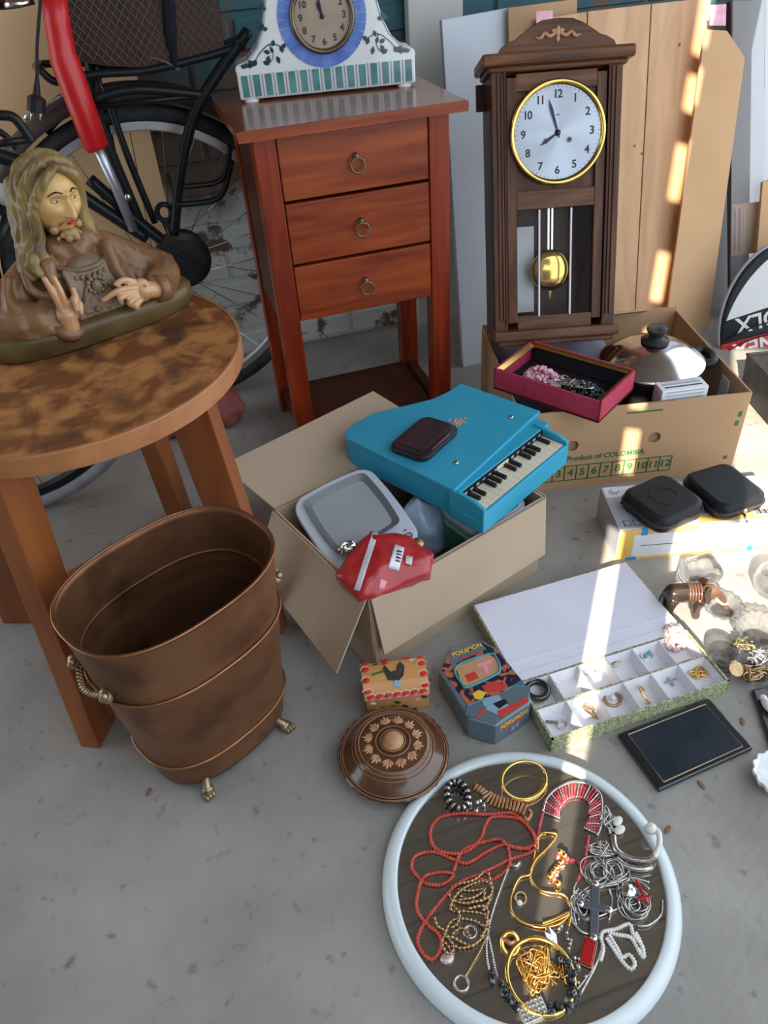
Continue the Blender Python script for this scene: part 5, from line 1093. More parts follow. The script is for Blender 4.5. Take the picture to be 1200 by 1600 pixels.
# ================================================================ SMALL THINGS ON THE FLOOR
# green brocade ring box with open lid: x .39-.705, y .585-.70; lid behind
JX0, JX1, JY0, JY1, JH = .392, .708, .583, .704, .033
jb = thing('jewellery_box', 'flat green brocade jewellery box with white lining and twelve compartments', 'box', ((JX0 + JX1) / 2, JY0 + .06, 0))
P(bx(((JX0 + JX1) / 2, (JY0 + JY1) / 2, .004), (JX1 - JX0 - .006, JY1 - JY0 - .006, .0079)), 'bottom', 'lavs', jb)
for y in (JY0 + .002, JY1 - .002): P(bx(((JX0 + JX1) / 2, y, JH / 2), (JX1 - JX0, .004, JH)), 'outer_wall', 'jade', jb)
for x in (JX0 + .002, JX1 - .002): P(bx((x, (JY0 + JY1) / 2, JH / 2), (.004, JY1 - JY0, JH)), 'outer_wall', 'jade', jb)
cw_ = (JX1 - JX0 - .008) / 6; chh = (JY1 - JY0 - .008) / 2
P(bx(((JX0 + JX1) / 2, JY0 + .004 + chh, .019), (JX1 - JX0 - .008, .0022, .026)), 'long_divider', 'jade', jb)
for k in range(1, 6): P(bx((JX0 + .004 + k * cw_, (JY0 + JY1) / 2, .018), (.0015, JY1 - JY0 - .008, .024)), 'divider', 'lavs', jb)
for k in range(6):
    for r in range(2):
        cx, cy = JX0 + .004 + (k + .5) * cw_, JY0 + .004 + (r + .5) * chh; b_ = NB(); w1, h1 = cw_ / 2 - .001, chh / 2 - .0015; w0, h0 = w1 * .72, h1 * .72
        T_ = [b_.verts.new((cx + sx_ * w1, cy + sy_ * h1, .030)) for sx_, sy_ in ((-1, -1), (1, -1), (1, 1), (-1, 1))]; U_ = [b_.verts.new((cx + sx_ * w0, cy + sy_ * h0, .011)) for sx_, sy_ in ((-1, -1), (1, -1), (1, 1), (-1, 1))]
        for q in range(4): b_.faces.new((T_[q], T_[(q + 1) % 4], U_[(q + 1) % 4], U_[q]))
        b_.faces.new(U_); P(b_, 'compartment_lining', 'lavs', jb)
lid_ = P(bx(((JX0 + JX1) / 2 - .003, .800, .0165), (JX1 - JX0, .172, .033)), 'lid', 'jade', jb, bevel=.001)
obj('lid_lining', bx(((JX0 + JX1) / 2 - .003, .800, .0336), (JX1 - JX0 - .006, .166, .0012)), 'lav', lid_, world=True, bevel=.0003)
obj('lid_crease', bx(((JX0 + JX1) / 2 - .003, .737, .0345), (JX1 - JX0 - .008, .0012, .0008)), 'lavs', lid_, world=True)
P(bx(((JX0 + JX1) / 2 - .001, .7085, .0168), (JX1 - JX0 - .004, .0155, .0337)), 'hinge_strip', 'lav', jb)
def ringj(nm, lab, cat_, p, R_, r, m, tilt=(0, 0, 0), grp=None, sy=1, extra=None, seg=40):
    t = thing(nm, lab, cat_, mw=Matrix.Translation(p) @ Euler(tilt).to_matrix().to_4x4(), group=grp)
    b = NB(); tube(b, [(R_ * math.cos(2 * PI * k / seg), R_ * sy * math.sin(2 * PI * k / seg), 0) for k in range(seg)], r, 10, True); obj('band', b, m, t, smooth=True)
    if extra: extra(t)
    return t
JP = lambda px, py, z=.014: G(px, py, z)
gj = 'jewels in the brocade box'
ringj('black_bangle', 'black ring bangle with brass edge in back left compartment', 'bangle', JP(839, 1078, .024), .017, .0055, 'lacq', (0, 0, 0), gj, extra=lambda t: obj('brass_edge', tube(NB(), [(.017 * math.cos(2 * PI * k / 32), .017 * math.sin(2 * PI * k / 32), -.0045) for k in range(32)], .0045, 8, True), 'gold_dull', t, smooth=True))
def gem(m, s=.005, x=0, y=0): return lambda t: obj('stone', ball(NB(), (x, y, .004), (s, s, s * .7), 12, 8), m, t, smooth=True)
ringj('stone_ring', 'silver ring with dark stone in the second back compartment', 'ring', JP(874, 1060), .0085, .0016, 'silver', (.6, 0, .3), gj, extra=gem('darkbead', .0055, .004, .006))
ringj('oval_locket', 'oval silver locket in the fourth back compartment', 'locket', JP(960, 1033), .0105, .002, 'silver', (0, 0, .5), gj, .8, lambda t: obj('face', ball(NB(), (0, 0, 0), (.010, .008, .003), 20, 10), 'gold_dull', t, smooth=True))
ringj('turquoise_ring', 'silver ring with turquoise stones in the fifth back compartment', 'ring', JP(1010, 1022), .0105, .0018, 'silver', (.5, 0, .2), gj, extra=lambda t: [obj('stone', ball(NB(), (-.006 + k * .004, .001 * k - .003, .003), (.003, .003, .002), 10, 6), 'cb', t, smooth=True) for k in range(4)])
ringj('gold_ring', 'round gold set ring in the third front compartment', 'ring', JP(957, 1092), .0125, .0026, 'gold_dull', (.15, 0, 0), gj, extra=gem('pearl', .0045, 0, .0))
ringj('oval_ring', 'narrow upright gold hoop in the fourth front compartment', 'ring', JP(1007, 1085, .018), .015, .0018, 'gold', (.3, .9, .2), gj, 1)
ringj('silver_charm', 'silver charm ring in the front left compartment', 'charm', JP(878, 1132), .008, .0015, 'silver', (.2, 0, 0), gj, .8, lambda t: obj('bar', bx((-.014, .008, .001), (.020, .005, .002), (0, 0, -.4)), 'silver', t))
def chainj(nm, lab, c, m, n, sx_, sy_, r=.0009, cat_='chain', grp=None, z=.012, hz=.005):
    t = thing(nm, lab, cat_, mw=Matrix.Translation((c.x, c.y, z)), group=grp); b = NB()
    for k in range(n): tube(b, cat([(random.uniform(-sx_, sx_), random.uniform(-sy_, sy_), random.uniform(0, hz)) for _ in range(5)], 5), r, 5)
    obj('links', b, m, t, smooth=True, kind='stuff'); return t
chainj('fine_chain', 'fine silver chain in the third back compartment under the light streak', JP(920, 1045), 'silver', 4, .013, .019, .0008, grp=gj)
chainj('fine_chain', 'fine pale gold chain in the second front compartment', JP(922, 1110), 'gold_dull', 4, .010, .019, .0008, grp=gj)
chainj('gold_chain', 'tangled gold chain in the front right compartment', JP(1090, 1046), 'gold', 9, .017, .017, .0011, grp=gj)
t_ = thing('cross_pendant', 'small silver cross in the fifth front compartment', 'pendant', tuple(JP(1045, 1062, .013)), group=gj); b_ = NB(); box(b_, (0, 0, .001), (.0035, .030, .002)); box(b_, (0, -.004, .0013), (.022, .0035, .002)); obj('cross', b_, 'silver', t_, bevel=.0004)
c_ = JP(1050, 1000); beadpile('pearl_bracelet', 'rose pearl bead bracelet filling the back right compartment', 'bracelet', 'rose', c_.x - .001, c_.y, .014, .0205, .0255, 170, .0048, Matrix(), .028, gj)

# decorative tin, an eight-sided block lying on its back
tin = thing('card_tin', 'eight-sided slate blue tin with orange flame print beside the brocade box', 'tin', (.325, .700, 0), (0, 0, 0))
TZ_ = .052
tpx = [(702, 1010), (753, 1000), (778, 1012), (828, 1078), (829, 1098), (775, 1134), (731, 1122), (685, 1047)]
tp_ = [G(*p, TZ_) for p in tpx]; bt_ = [Vector((q.x, q.y, 0)) for q in tp_]
def ngon(bm, pts, z0, z1): return prism(bm, [(q.x, q.y) for q in pts], z0, z1)
P(ngon(NB(), tp_, 0, TZ_ - .0012), 'tin_body', 'tinb', tin, bevel=.003)
def tq(px_, m, nm, lift=.0006, z=TZ_): q = [G(*p, z) for p in px_]; return P(prism(NB(), [(a_.x, a_.y) for a_ in q], z - .0012, z - .001 + lift), nm, m, tin)
tq([(705, 1014), (752, 1003), (775, 1015), (815, 1062), (788, 1083), (731, 1101), (689, 1045)], 'tinflame', 'flame_print', .0006)
tq([(700, 1022), (712, 1012), (750, 1004), (760, 1014), (705, 1040)], 'tinb', 'title_panel', .0010)
tq([(815, 1062), (827, 1080), (826, 1096), (775, 1131), (733, 1119), (731, 1101), (762, 1094), (790, 1078)], 'tinb', 'lower_print', .0010)
wnd = [G(*p, TZ_) for p in ((712, 1043), (763, 1023), (776, 1030), (781, 1047), (772, 1056), (732, 1074), (722, 1070))]
P(prism(NB(), [(a_.x, a_.y) for a_ in wnd], TZ_, TZ_ + .0014), 'window', 'tintan', tin); b_ = NB(); tube(b_, [Vector((q.x, q.y, TZ_ + .0012)) for q in cat(wnd, 4, True)], .0022, 8, True); P(b_, 'window_frame', 'tealline', tin, smooth=True)
tq([(745, 1040), (768, 1030), (770, 1035), (762, 1040), (764, 1052), (757, 1054), (754, 1042), (746, 1045)], 'pinkpaint', 'window_print', .0030); tq([(726, 1056), (742, 1050), (748, 1060), (732, 1067)], 'tinred', 'window_print', .0030)
tq([(738, 1084), (748, 1078), (760, 1082), (752, 1094), (742, 1092)], 'tinyellow', 'burst_print', .0016); tq([(752, 1072), (775, 1066), (792, 1072), (782, 1080), (758, 1080)], 'tinred', 'print_shape', .0016); tq([(752, 1092), (778, 1086), (796, 1104), (780, 1118), (758, 1108)], 'ltblue', 'print_shape', .0016)
tq([(776, 1112), (822, 1090), (826, 1096), (782, 1122)], 'tinred', 'red_stripe', .0018); tq([(744, 1120), (758, 1104), (761, 1106), (748, 1122)], 'tinred', 'red_stripe', .0018); tq([(770, 1100), (788, 1092), (794, 1098), (780, 1108)], 'velvet', 'print_shape', .0018)
b_ = NB(); tube(b_, [G(729, 1118, TZ_), G(731, 1102, TZ_), G(758, 1092, TZ_)], .0010, 6); tube(b_, [G(788, 1080, TZ_), G(800, 1072, TZ_), G(826, 1072, TZ_)], .0010, 6); P(b_, 'teal_line', 'tealline', tin)
dr_ = (G(755, 1008, TZ_) - G(708, 1026, TZ_)); ta = math.atan2(dr_.y, dr_.x); c_ = G(730, 1017, TZ_)
b_ = text('POK\u00e9MON', .0115, .0006); put(b_, Matrix.Translation((c_.x, c_.y + .001, TZ_ + .0012)) @ Matrix.Rotation(ta, 4, 'Z')); P(b_, 'title_word', 'tinyellow', tin)
c_ = G(733, 1026, TZ_); P(bx((c_.x, c_.y, TZ_ + .0006), (.036, .002, .0012), (0, 0, ta)), 'title_underline', 'tinred', tin)
fa, fb = tp_[5], tp_[4]; fx_ = (fb - fa).normalized(); fm = (fa + fb) / 2
b_ = text('POK\u00e9MON', .0115, .0005, italic=.2); put(b_, frame(fm + Vector((0, 0, -.014)) - fx_.cross(Vector((0, 0, 1))) * -.0008, fx_, (0, 0, 1))); P(b_, 'side_word', 'tinyellow', tin)
b_ = text('ex', .018, .0005, italic=.3); put(b_, frame(fm + fx_ * .003 + Vector((0, 0, -.034)) + fx_.cross(Vector((0, 0, 1))) * .0008, fx_, (0, 0, 1))); P(b_, 'side_word', 'ltblue', tin)
P(bx(tuple(fm + Vector((0, 0, -.023)) + fx_.cross(Vector((0, 0, 1))) * .0006), (.040, .0012, .0022), (0, 0, math.atan2(fx_.y, fx_.x))), 'side_stripe', 'tinred', tin)

# little painted chest
ca, cb_ = G(574, 1098, .005), G(668, 1088, .005); cyw = math.atan2(cb_.y - ca.y, cb_.x - ca.x) ; cyw = math.radians(-12)
ch = thing('painted_chest', 'small ochre painted chest with rounded lid, red scallops and black rooster', 'chest', (.202, .768, 0), (0, 0, cyw))
CWd, CDp = .102, .070
obj('body', bx((0, 0, .026), (CWd, CDp, .036)), 'ochre', ch, bevel=.002)
prof = [(-CDp / 2, .044)] + [(-CDp / 2 * math.cos(PI * k / 12), .044 + .022 * math.sin(PI * k / 12)) for k in range(13)] + [(CDp / 2, .044)]
b_ = NB(); prism(b_, prof[1:-1], -CWd / 2 - .002, CWd / 2 + .002, (1, 2, 0)); obj('lid', b_, 'ochre', ch)
for sx_ in (-1, 1):
    for sy_ in (-1, 1): b_ = NB(); prism(b_, [(-.010, 0), (.010, 0), (.008, .008), (.012, .010), (-.012, .010), (-.008, .008)], sy_ * (CDp / 2 - .004) - .003, sy_ * (CDp / 2 - .004) + .003, (0, 2, 1)); put(b_, Matrix.Translation((sx_ * (CWd / 2 - .012), 0, 0))); obj('foot', b_, 'ochre', ch)
def lidp(x, t, up=.0006): a = PI * t; return Vector((x, -CDp / 2 * math.cos(a) * 1.01, .044 + (.022 + up) * math.sin(a)))
def scal(x, t, r, m, nm):
    b = NB(); ball(b, lidp(x, t), (r, r * .9, .0010), 14, 6); obj(nm, b, m, ch, smooth=True)
    if m == 'redpaint': c0 = lidp(x, t, .0004); b = NB(); tube(b, [c0 + Vector((.0082 * math.cos(q), .0074 * math.sin(q), 0)) if .25 < t < .75 else Vector((c0.x + .0080 * math.cos(q), *lidp(x, t + .055 * math.sin(q), .0004).yz)) for q in [PI * k / 9 for k in range(10)]], .0007, 5); obj('white_arc', b, 'ivory', ch)
for k in range(7): scal(-.042 + k * .014, .10, .0062, 'redpaint', 'red_scallop'); scal(-.042 + k * .014, .04, .0042, 'pinkpaint', 'pink_scallop')
for k in range(4):
    for s in (-1, 1): scal(s * .0465, .2 + k * .19, .0060, 'redpaint', 'red_scallop')
for s in (-.3, -.0, .3): scal(s * .12 - .012, .93, .0075, 'redpaint', 'red_scallop')
def flat(pts, m, nm):                                 # painted shape on the curved lid: (x, t) points
    b = NB(); v = [b.verts.new(lidp(x, t, .0004)) for x, t in pts]; v2 = [b.verts.new(lidp(x, t, .0016)) for x, t in pts]; n = len(v); b.faces.new(v2); b.faces.new(v[::-1])
    for k in range(n): b.faces.new((v[k], v[(k + 1) % n], v2[(k + 1) % n], v2[k]))
    obj(nm, b, m, ch)
flat([(-.012, .36), (.004, .32), (.014, .40), (.018, .56), (.012, .70), (.006, .60), (.004, .50), (-.006, .48), (-.010, .56), (-.014, .64), (-.018, .55)], 'ink', 'rooster'); flat([(-.016, .66), (-.008, .68), (-.010, .78), (-.018, .76)], 'redpaint', 'rooster_comb'); flat([(-.006, .24), (.006, .22), (.010, .30), (.0, .34)], 'ltblue', 'blue_mark')
flat([(-.036, .46), (-.016, .50), (-.016, .53), (-.036, .49)], 'greenp', 'green_mark'); flat([(.028, .66), (.038, .70), (.034, .76), (.026, .72)], 'ivory', 'bird_mark'); flat([(-.034, .68), (-.024, .70), (-.028, .76)], 'leafg', 'leaf_mark')
for x, z, m in ((-.032, .018, 'pinkpaint'), (.0, .030, 'leafg'), (.032, .030, 'pinkpaint'), (-.040, .034, 'ivory'), (.044, .036, 'leafg'), (.012, .018, 'leafg')):
    b_ = NB(); ball(b_, (x, -CDp / 2 - .0002, z), (.006, .0012, .0035), 10, 6, (0, .4, 0)); obj('painted_flower', b_, m, ch)
obj('lid_band', bx((0, -CDp / 2 - .0006, .0445), (CWd + .003, .002, .0022)), 'pinkpaint', ch)

# carved wooden dish with domed lid
dcn = Vector((.160, .651, 0)); ds = thing('carved_wooden_dish', 'round brown varnished wooden dish with carved lid before the painted chest', 'dish', dcn)
b_ = NB(); lathe(b_, [(0, 0), (.045, 0), (.050, .004), (.052, .014), (.058, .0195), (.0835, .0225), (.0845, .0265), (.078, .0275), (0, .0275)], 96, wav=lambda j, a: .012 * math.cos(30 * a) if j in (5, 6) else 0); obj('dish_body', b_, 'kraftd', ds, smooth=True)
b_ = NB(); lathe(b_, [(.0795, .0272), (.077, .030), (.069, .036), (.060, .046), (.056, .051), (.050, .053), (.032, .055), (0, .055)], 96); ld = obj('lid', b_, 'kraftd', ds, smooth=True)
for r, z in ((.0815, .0275), (.078, .0295), (.062, .0445), (.0575, .0500), (.052, .0528), (.026, .0560), (.019, .0572)):
    b_ = NB(); tube(b_, [(r * math.cos(2 * PI * k / 72), r * math.sin(2 * PI * k / 72), z) for k in range(72)], .0012, 6, True); obj('turned_ring', b_, 'kraftm', ld, smooth=True)
for k in range(12):
    a0 = 2 * PI * k / 12
    for q in range(5):
        a = a0 + (q - 2) * .42; b_ = NB(); c_ = Vector((.031 * math.cos(a0), .031 * math.sin(a0), .0553)); L_ = .0175 - abs(q - 2) * .0026; d_ = Vector((math.cos(a), math.sin(a), -.06)); n_ = Vector((-d_.y, d_.x, 0))
        v = [b_.verts.new(p) for p in (c_, c_ + d_ * L_ * .7 + n_ * .0024, c_ + d_ * L_, c_ + d_ * L_ * .7 - n_ * .0024, c_ + d_ * L_ * .6 + Vector((0, 0, .0016)))]
        for i_, j_ in ((0, 1), (1, 2), (2, 3), (3, 0)): b_.faces.new((v[i_], v[j_], v[4]))
        b_.faces.new((v[0], v[3], v[2], v[1])); obj('carved_petal', b_, 'kraftl', ld)
b_ = NB(); lathe(b_, [(0, .054), (.017, .055), (.017, .058), (.013, .060), (.012, .064), (.009, .0665), (0, .067)], 32); obj('lid_knob', b_, 'kraftl', ld, smooth=True)

# black lacquer tray and its neighbour at the edge
def lactray(nm, lab, quadpx, z, line=True):
    q = [G(*p, z) for p in quadpx]; c_ = (q[0] + q[1] + q[2] + q[3]) / 4; t = thing(nm, lab, 'tray', (c_.x, c_.y, 0), (0, 0, math.atan2((q[1] - q[0]).y, (q[1] - q[0]).x)))
    P(prism(NB(), [(p.x, p.y) for p in q], 0, z), 'tray_body', 'lacq', t, bevel=.003)
    if line:
        ip = [c_ + (p - c_) * .83 for p in q]; P(prism(NB(), [(p.x, p.y) for p in ip], z, z + .0005), 'glossy_panel', 'pane_dark', t)
        for s, r in ((.84, .0009),):
            pts = [c_ + (p - c_) * s for p in q]; b = NB(); tube(b, [Vector((p.x, p.y, z + .0004)) for p in pts], r, 5, True); P(b, 'gilt_line', 'goldline', t)
    return t
lactray('lacquer_tray', 'black lacquer tray with thin gilt line before the brocade box', [(1030, 1235), (1178, 1168), (1108, 1090), (965, 1146)], .009)
lactray('lacquer_tray', 'black tray cut by the right edge holding a small shell', [(1213, 1190), (1290, 1160), (1250, 1060), (1175, 1077)], .009, False)
c_ = G(1200, 1105, .012); t_ = thing('sea_shell', 'small orange and white shell on the black tray at right edge', 'shell', tuple(c_ - Vector((0, 0, .0025)))); b_ = NB(); ball(b_, (0, 0, .006), (.008, .016, .008), 16, 10); ball(b_, (.002, .014, .006), (.006, .008, .006), 12, 8); obj('shell', b_, 'pearl', t_, smooth=True)
c_ = G(1210, 1222); t_ = thing('ribbed_white_dish', 'white ribbed china dish cut by the right edge of the photo', 'dish', tuple(c_)); b_ = NB(); lathe(b_, [(0, 0), (.020, 0), (.028, .006), (.034, .020), (.035, .026), (.032, .026), (.026, .010), (0, .006)], 72, wav=lambda j, a: .05 * math.cos(14 * a) if 1 < j < 6 else 0); obj('dish', b_, 'ceramic', t_, smooth=True)

# ---------------------------------------------------------------- glass and figurine
def gl(nm, lab, cat_, p, grp='glass pieces at right'): return thing(nm, lab, cat_, tuple(p), group=grp)
c_ = G(1090, 912); t_ = gl('glass_heart_dish', 'heavy clear glass curled dish in front of the printer supply box', 'glass dish', c_)
b_ = NB(); hp_ = []
for k in range(40):
    a = 2 * PI * k / 40; r = .034 * (1 + .10 * math.sin(a) + .22 * math.exp(-((a - 5.8) / .5) ** 2)); hp_.append((r * math.cos(a), r * .9 * math.sin(a)))
rs = []
for s_, z in ((.55, 0), (.8, .002), (1, .018), (1.05, .036), (.95, .044), (.80, .040), (.62, .022), (.45, .012)):
    rs.append([b_.verts.new((x * s_, y * s_, z + (.008 * math.sin(3 * math.atan2(y, x)) if z > .03 else 0))) for x, y in hp_])
for A, B in zip(rs, rs[1:]):
    for k in range(40): b_.faces.new((A[k], A[(k + 1) % 40], B[(k + 1) % 40], B[k]))
b_.faces.new(rs[0][::-1]); b_.faces.new(rs[-1]); obj('dish', b_, 'glass', t_, smooth=True)
b_ = NB()
for q in range(5): tube(b_, [(.036 * math.cos(a) * (1 + q * .03), .032 * math.sin(a) * (1 + q * .03), .040 - q * .007) for a in [math.radians(70 + 130 * k / 16) for k in range(17)]], .0024, 8)
obj('glass_ridges', b_, 'glass', t_, smooth=True)
c_ = G(1203, 928); t_ = gl('glass_ball_vase', 'round clear glass ball vase at the right edge', 'glass vase', c_); b_ = NB(); lathe(b_, [(0, 0), (.014, 0), (.030, .012), (.037, .032), (.032, .052), (.020, .060), (.018, .060), (.029, .050), (.033, .032), (.026, .014), (0, .006)], 48); obj('vase', b_, 'glass', t_, smooth=True)
def scallop(nm, lab, p, R_, h, n, amp=.07):
    t_ = gl(nm, lab, 'glass dish', p); b = NB(); lathe(b, [(0, 0), (R_ * .55, 0), (R_ * .75, h * .3), (R_ * .92, h * .8), (R_, h), (R_ * .93, h * 1.02), (R_ * .80, h * .7), (R_ * .62, h * .35), (R_ * .5, h * .18), (0, h * .18)], 96, wav=lambda j, a: amp * math.cos(n * a) * (1 if 3 <= j <= 6 else .35 if j in (2, 7) else 0)); obj('dish', b, 'glass', t_, smooth=True); return t_
scallop('scalloped_dish', 'shallow scalloped clear glass dish right of the elephant', G(1128, 955), .036, .016, 14)
scallop('scalloped_dish', 'large scalloped crystal bowl at the right edge', G(1183, 1000), .046, .030, 20, .06)
scallop('scalloped_dish', 'scalloped crystal dish full of trinkets nearest the black tray', G(1182, 1052), .037, .012, 14, .06)
c_ = G(1128, 1052); t_ = gl('cut_glass_tumbler', 'cut crystal tumbler beside the corner of the brocade box', 'glass tumbler', c_ + Vector((0, .01, 0))); b_ = NB(); lathe(b_, [(0, 0), (.021, 0), (.022, .008), (.024, .045), (.0225, .046), (.020, .012), (0, .010)], 72, wav=lambda j, a: .03 * math.cos(18 * a) if 1 <= j <= 3 else 0); obj('tumbler', b_, 'glass', t_, smooth=True)
for z in (.014, .026, .038): b_ = NB(); tube(b_, [(.0235 * math.cos(2 * PI * k / 40), .0235 * math.sin(2 * PI * k / 40), z + .002 * math.cos(10 * 2 * PI * k / 40)) for k in range(40)], .0012, 6, True); obj('cut_band', b_, 'glass', t_, smooth=True)
c_ = G(1150, 1045, .034); t_ = thing('bronze_coin', 'round tarnished coin leaning on the crystal dishes', 'coin', mw=Matrix.Translation(c_) @ Euler((.6, .1, 0)).to_matrix().to_4x4()); b_ = NB(); lathe(b_, [(0, -.001), (.0125, -.001), (.013, 0), (.0125, .001), (0, .001)], 32); obj('disc', b_, 'gold_dull', t_)
for i, (px, py, m, lab) in enumerate(((1160, 1008, 'brass_old', 'tangle of old brass trinkets in the crystal bowls'), (1185, 1028, 'silver', 'tangle of silver trinkets in the crystal bowls at right edge'), (1178, 1050, 'gold_dull', 'dull gold chain heaped in the trinket dish'))):
    chainj('trinket_tangle', lab, G(px, py, .018), m, 9, .022, .014, .0017, 'jewellery', 'trinkets in the crystal dishes', .014, .012)
# elephant
ea = G(1046, 955, 0); eb = G(1110, 965, 0); ed = (eb - ea); ey_ = math.atan2(ed.y, ed.x)
EC = (ea + eb) / 2 + Vector((-.004, .004, 0)); el = thing('elephant_figurine', 'dark carved wooden elephant figurine with brown carved blanket among the glass', 'figurine', (EC.x, EC.y, 0), (0, 0, math.radians(-22)))
b_ = NB(); tp(b_, [(-.032, 0, .052), (-.010, 0, .054), (.012, 0, .052)], [.018, .0185, .016], 6, 16)
for x, y in ((-.034, -.011), (-.034, .011), (.012, -.011), (.012, .011)): tp(b_, [(x, y, .044), (x - .002, y, .024), (x, y, .007)], [.0115, .0080, .0078], 5, 12)
tp(b_, [(-.048, 0, .055), (-.053, 0, .040), (-.053, 0, .026)], [.004, .0022, .002], 4, 8)
eb2 = blob(b_, .0016, 3)
for v in eb2.verts: v.co.z = max(0, v.co.z)
obj('body', eb2, 'ebony', el, smooth=True)
b_ = NB(); ball(b_, (.030, 0, .057), (.016, .014, .016), 16, 12); tp(b_, [(.040, 0, .054), (.054, 0, .042), (.060, 0, .026), (.066, 0, .016)], [.009, .0065, .005, .004], 6, 12)
obj('head_and_trunk', blob(b_, .0016, 3), 'ebonyb', el, smooth=True)
for s in (-1, 1):
    b_ = NB(); prism(b_, [(.0, .006), (.004, .018), (-.006, .022), (-.014, .012), (-.012, -.006), (-.004, -.012), (.002, -.004)], -.0012, .0012, (0, 2, 1)); put(b_, Matrix.Translation((.026, s * .017, .058)) @ Euler((s * .3, 0, s * -.5)).to_matrix().to_4x4()); obj('ear', b_, 'ebony', el, bevel=.001)
    b_ = NB(); tube(b_, cat([(.040, s * .008, .047), (.052, s * .012, .038), (.062, s * .010, .038)], 5), [.0024] * 6 + [.0018] * 4 + [.0008], 8); obj('tusk', b_, 'ivory', el, smooth=True)
for k in range(5):
    b_ = NB(); a_ = -.008 + k * .0048; tube(b_, [(a_, .0180 * math.sin(t), .053 + .0182 * math.cos(t)) for t in [math.radians(-95 + 190 * q / 18) for q in range(19)]], .0020, 8); obj('blanket_rib', b_, 'ebonyb', el, smooth=True)

# ---------------------------------------------------------------- litter on the floor
for px, py, lab in ((1160, 1128, 'small brown leaf between the two black trays'), (1096, 1227, 'dry curled leaf below the lacquer tray'), (1043, 1297, 'red-brown leaf scrap right of the mirror'), (232, 1238, 'tiny dry leaf left of the bucket foot')):
    c_ = G(px, py); b_ = NB(); ball(b_, (0, 0, .001), (.008, .0035, .0012), 10, 6); o = obj('dry_leaf', b_, 'leaf', loc=(c_.x, c_.y, .0004), rot=(0, 0, random.uniform(0, 3))); tag(o, lab, 'leaf', 'leaf litter on the floor')

# ================================================================ ROUND MIRROR TRAY AND JEWELLERY
MC = Vector((.2705, .4140, 0)); mt = thing('round_mirror', 'large round mirror in pale blue-white frame lying flat under the jewellery', 'mirror', MC)
MZ = .0135
b_ = NB(); lathe(b_, [(.1750, .004), (.1755, .0145), (.1762, .0185), (.1785, .0200), (.1860, .0190), (.1920, .0155), (.1965, .0060), (.1970, 0), (.1750, 0)], 128); obj('frame', b_, 'framew' if 'framew' in M else 'white', mt, smooth=True)
b_ = NB(); lathe(b_, [(0, .004), (.1753, .004), (.1753, MZ), (0, MZ)], 96); obj('mirror_glass', b_, 'mirror', mt)
def O(cx, cy, z=MZ + .003): return G(560 + cx * .45, 1150 + cy * .45, z)
MG = 'jewellery on the round mirror'
def strand(nm, lab, cat_, m, paths, r, z=.003, bead=None, amp=.28, seg=7, hz=.0015, closed=False, grp=MG, par=None, part='strand'):
    allp = [[O(x, y, MZ + z + hz * math.sin(i * 1.7 + j)) for i, (x, y) in enumerate(p)] for j, p in enumerate(paths)]
    t = par or thing(nm, lab, cat_, tuple(Vector((allp[0][0].x, allp[0][0].y, MZ))), group=grp); b = NB()
    for pp in allp:
        c_ = cat(pp, 8, closed)
        for v in c_: v.z = max(v.z, MZ + r * .9)
        if bead:
            e = even(c_, bead / 4, closed)
            if closed and len(e) > 3: e = e[:-1]
            rr = [r * (1 - amp * (.5 + .5 * math.cos(2 * PI * k / 4))) for k in range(len(e))]; tube(b, e, rr, seg, closed)
        else: tube(b, c_, r, seg, closed)
    obj(part, b, m, t, world=True, smooth=True, kind='stuff' if bead else None); return t
strand('coral_necklace', 'long red coral bead necklace looped over the left of the mirror', 'necklace', 'coral', [
 [(612, 375), (608, 340), (575, 300), (530, 268), (450, 272), (350, 268), (280, 285), (250, 330), (262, 385), (320, 408), (380, 400), (425, 355), (440, 310), (470, 280), (560, 290), (600, 330), (615, 372), (560, 392), (500, 378), (440, 405), (380, 440), (330, 430), (260, 402), (200, 415), (184, 455), (208, 492), (235, 512), (290, 515), (330, 482), (280, 474), (225, 492), (203, 560), (205, 610), (240, 655), (280, 692), (285, 740), (255, 776), (220, 750), (206, 700), (235, 640), (290, 570), (350, 510), (440, 470), (520, 432), (590, 408), (618, 388)],
 [(520, 385), (525, 440), (500, 478), (450, 502), (400, 486)], [(330, 470), (360, 400), (430, 370), (490, 358), (520, 380), (600, 395)]], .0029, .003, .0046, .42)
strand('curb_chain', 'thick tangled pale gold chain left of centre on the mirror', 'chain', 'gold_dull', [
 [(440, 465), (400, 500), (330, 520), (318, 560), (370, 580), (450, 560), (462, 520), (420, 505), (350, 540), (320, 600), (370, 610), (440, 620), (440, 660), (400, 640), (330, 640), (300, 690), (330, 700), (400, 730), (440, 680), (455, 660)],
 [(262, 625), (275, 660), (300, 680), (290, 720), (310, 755), (330, 740), (320, 700), (360, 665), (390, 700)], [(450, 470), (463, 530), (455, 570), (430, 610)], [(345, 530), (390, 540), (440, 530), (400, 560), (340, 570)], [(310, 700), (345, 735), (400, 725), (440, 690)], [(335, 550), (420, 575), (440, 540)], [(325, 585), (350, 615), (345, 650), (320, 670)], [(380, 600), (430, 590), (450, 610), (440, 640)], [(425, 700), (450, 650), (440, 620)], [(285, 700), (310, 730), (330, 760)]], .0028, .0035, .0056, .6, hz=.003)
strand('clasp_ring', 'thin gold chain ending in a silver ring at the lower left of the mirror', 'chain', 'gold_dull', [[(448, 690), (425, 740), (395, 795), (368, 838)]], .0020, .003, .004, .3)
